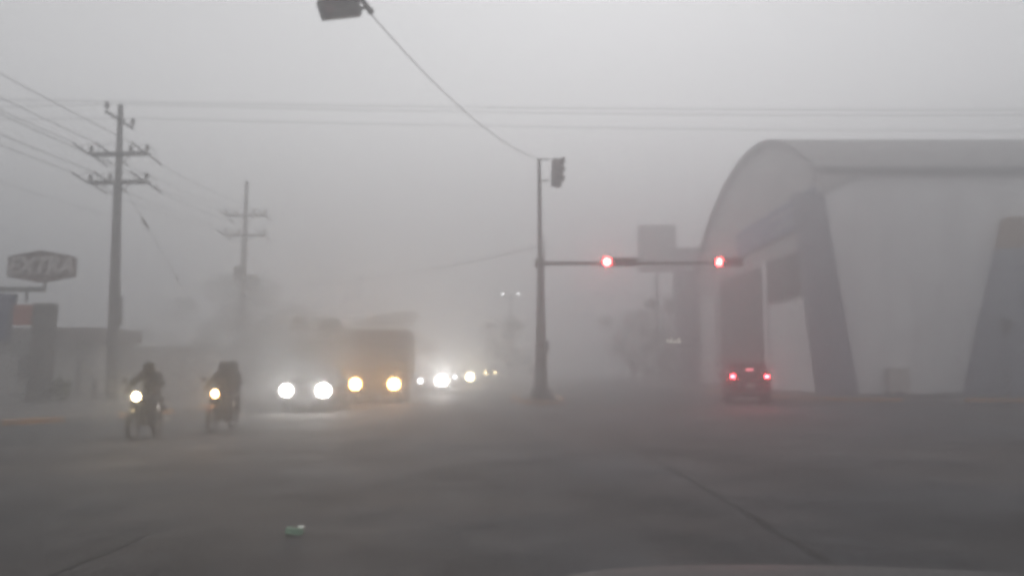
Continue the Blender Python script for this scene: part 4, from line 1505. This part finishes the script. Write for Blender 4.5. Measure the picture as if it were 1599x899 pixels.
# ------------------------------------------------------------------ fog
mb = MB()
mb.box((0, 125, 8.1), (580, 330, 18.2))
hz = mb.build('haze', [], smooth=0) if False else None
me = bpy.data.meshes.new('haze')
me.from_pydata(mb.v, [], mb.f)
fm = bpy.data.materials.new('fog')
fm.use_nodes = True
nt = fm.node_tree
for n in list(nt.nodes):
    if n.type == 'BSDF_PRINCIPLED': nt.nodes.remove(n)
pv = nt.nodes.new('ShaderNodeVolumePrincipled')
pv.inputs['Color'].default_value = (0.61, 0.62, 0.64, 1)
pv.inputs['Density'].default_value = 0.0215
pv.inputs['Anisotropy'].default_value = 0.62
nt.links.new(pv.outputs['Volume'], nt.nodes['Material Output'].inputs['Volume'])
me.materials.append(fm)
ho = bpy.data.objects.new('haze', me)
COL.objects.link(ho)
tag(ho, kind='stuff')
bm = bmesh.new(); bm.from_mesh(me); bmesh.ops.recalc_face_normals(bm, faces=bm.faces); bm.to_mesh(me); bm.free()

# ------------------------------------------------------------------ daylight
SUN_EL, SUN_AZ = R(42), R(8)       # behind a thick cloud deck, ahead of the camera
wd = bpy.data.worlds.new('World')
scene.world = wd
wd.use_nodes = True
nt = wd.node_tree
bg = nt.nodes['Background']
sky = nt.nodes.new('ShaderNodeTexSky')
sky.sky_type = 'NISHITA'
sky.sun_disc = False
sky.sun_elevation = SUN_EL
sky.sun_rotation = SUN_AZ
sky.air_density = 1.0
sky.dust_density = 8.0
bw = nt.nodes.new('ShaderNodeRGBToBW')      # cloud deck: the sky without its blue
nt.links.new(sky.outputs[0], bw.inputs[0])
mxn = nt.nodes.new('ShaderNodeMix'); mxn.data_type = 'RGBA'
mxn.inputs[0].default_value = .94            # even out the deck
mxn.inputs[7].default_value = (6.2, 6.2, 6.2, 1)
nt.links.new(bw.outputs[0], mxn.inputs[6])
tint = nt.nodes.new('ShaderNodeMix'); tint.data_type = 'RGBA'; tint.blend_type = 'MULTIPLY'
tint.inputs[0].default_value = 1
tint.inputs[7].default_value = (0.985, .985, 1.0, 1)
nt.links.new(mxn.outputs[2], tint.inputs[6])
geo = nt.nodes.new('ShaderNodeTexCoord')
sep = nt.nodes.new('ShaderNodeSeparateXYZ')
nt.links.new(geo.outputs['Generated'], sep.inputs[0])
cie = nt.nodes.new('ShaderNodeMapRange')      # overcast deck: three times brighter overhead than at the horizon
cie.inputs['From Min'].default_value = 0.0
cie.inputs['From Max'].default_value = 0.30
cie.inputs['To Min'].default_value = 0.55
cie.inputs['To Max'].default_value = 1.4
nt.links.new(sep.outputs['Z'], cie.inputs['Value'])
vsc = nt.nodes.new('ShaderNodeVectorMath'); vsc.operation = 'SCALE'
nt.links.new(tint.outputs[2], vsc.inputs[0])
nt.links.new(cie.outputs['Result'], vsc.inputs['Scale'])
nt.links.new(vsc.outputs[0], bg.inputs['Color'])
bg.inputs['Strength'].default_value = 0.1
sd = bpy.data.lights.new('sun', 'SUN')
sd.energy = 1.1
sd.angle = R(60)
sd.color = (1, .97, .93)
so = bpy.data.objects.new('sun', sd)
COL.objects.link(so)
dirv = Vector((math.sin(SUN_AZ) * math.cos(SUN_EL), math.cos(SUN_AZ) * math.cos(SUN_EL), math.sin(SUN_EL)))
so.rotation_euler = dirv.to_track_quat('Z', 'Y').to_euler()
so.location = (0, 0, 60)

# ------------------------------------------------------------------ render settings
vs_ = scene.view_settings
scene.display_settings.display_device = 'sRGB'
vs_.view_transform = 'Standard'
vs_.look = 'None'
vs_.exposure = -0.15
vs_.gamma = 1.0
vs_.use_curve_mapping = False
cy = scene.cycles
cy.max_bounces = 10
cy.volume_bounces = 5
cy.diffuse_bounces = 3
cy.glossy_bounces = 2
cy.transmission_bounces = 2
cy.use_denoising = True
cy.denoiser = 'OPENIMAGEDENOISE'
cy.denoising_input_passes = 'RGB'
cy.sample_clamp_indirect = 6.0
cy.pixel_filter_type = 'BLACKMAN_HARRIS'
cy.filter_width = 4.2
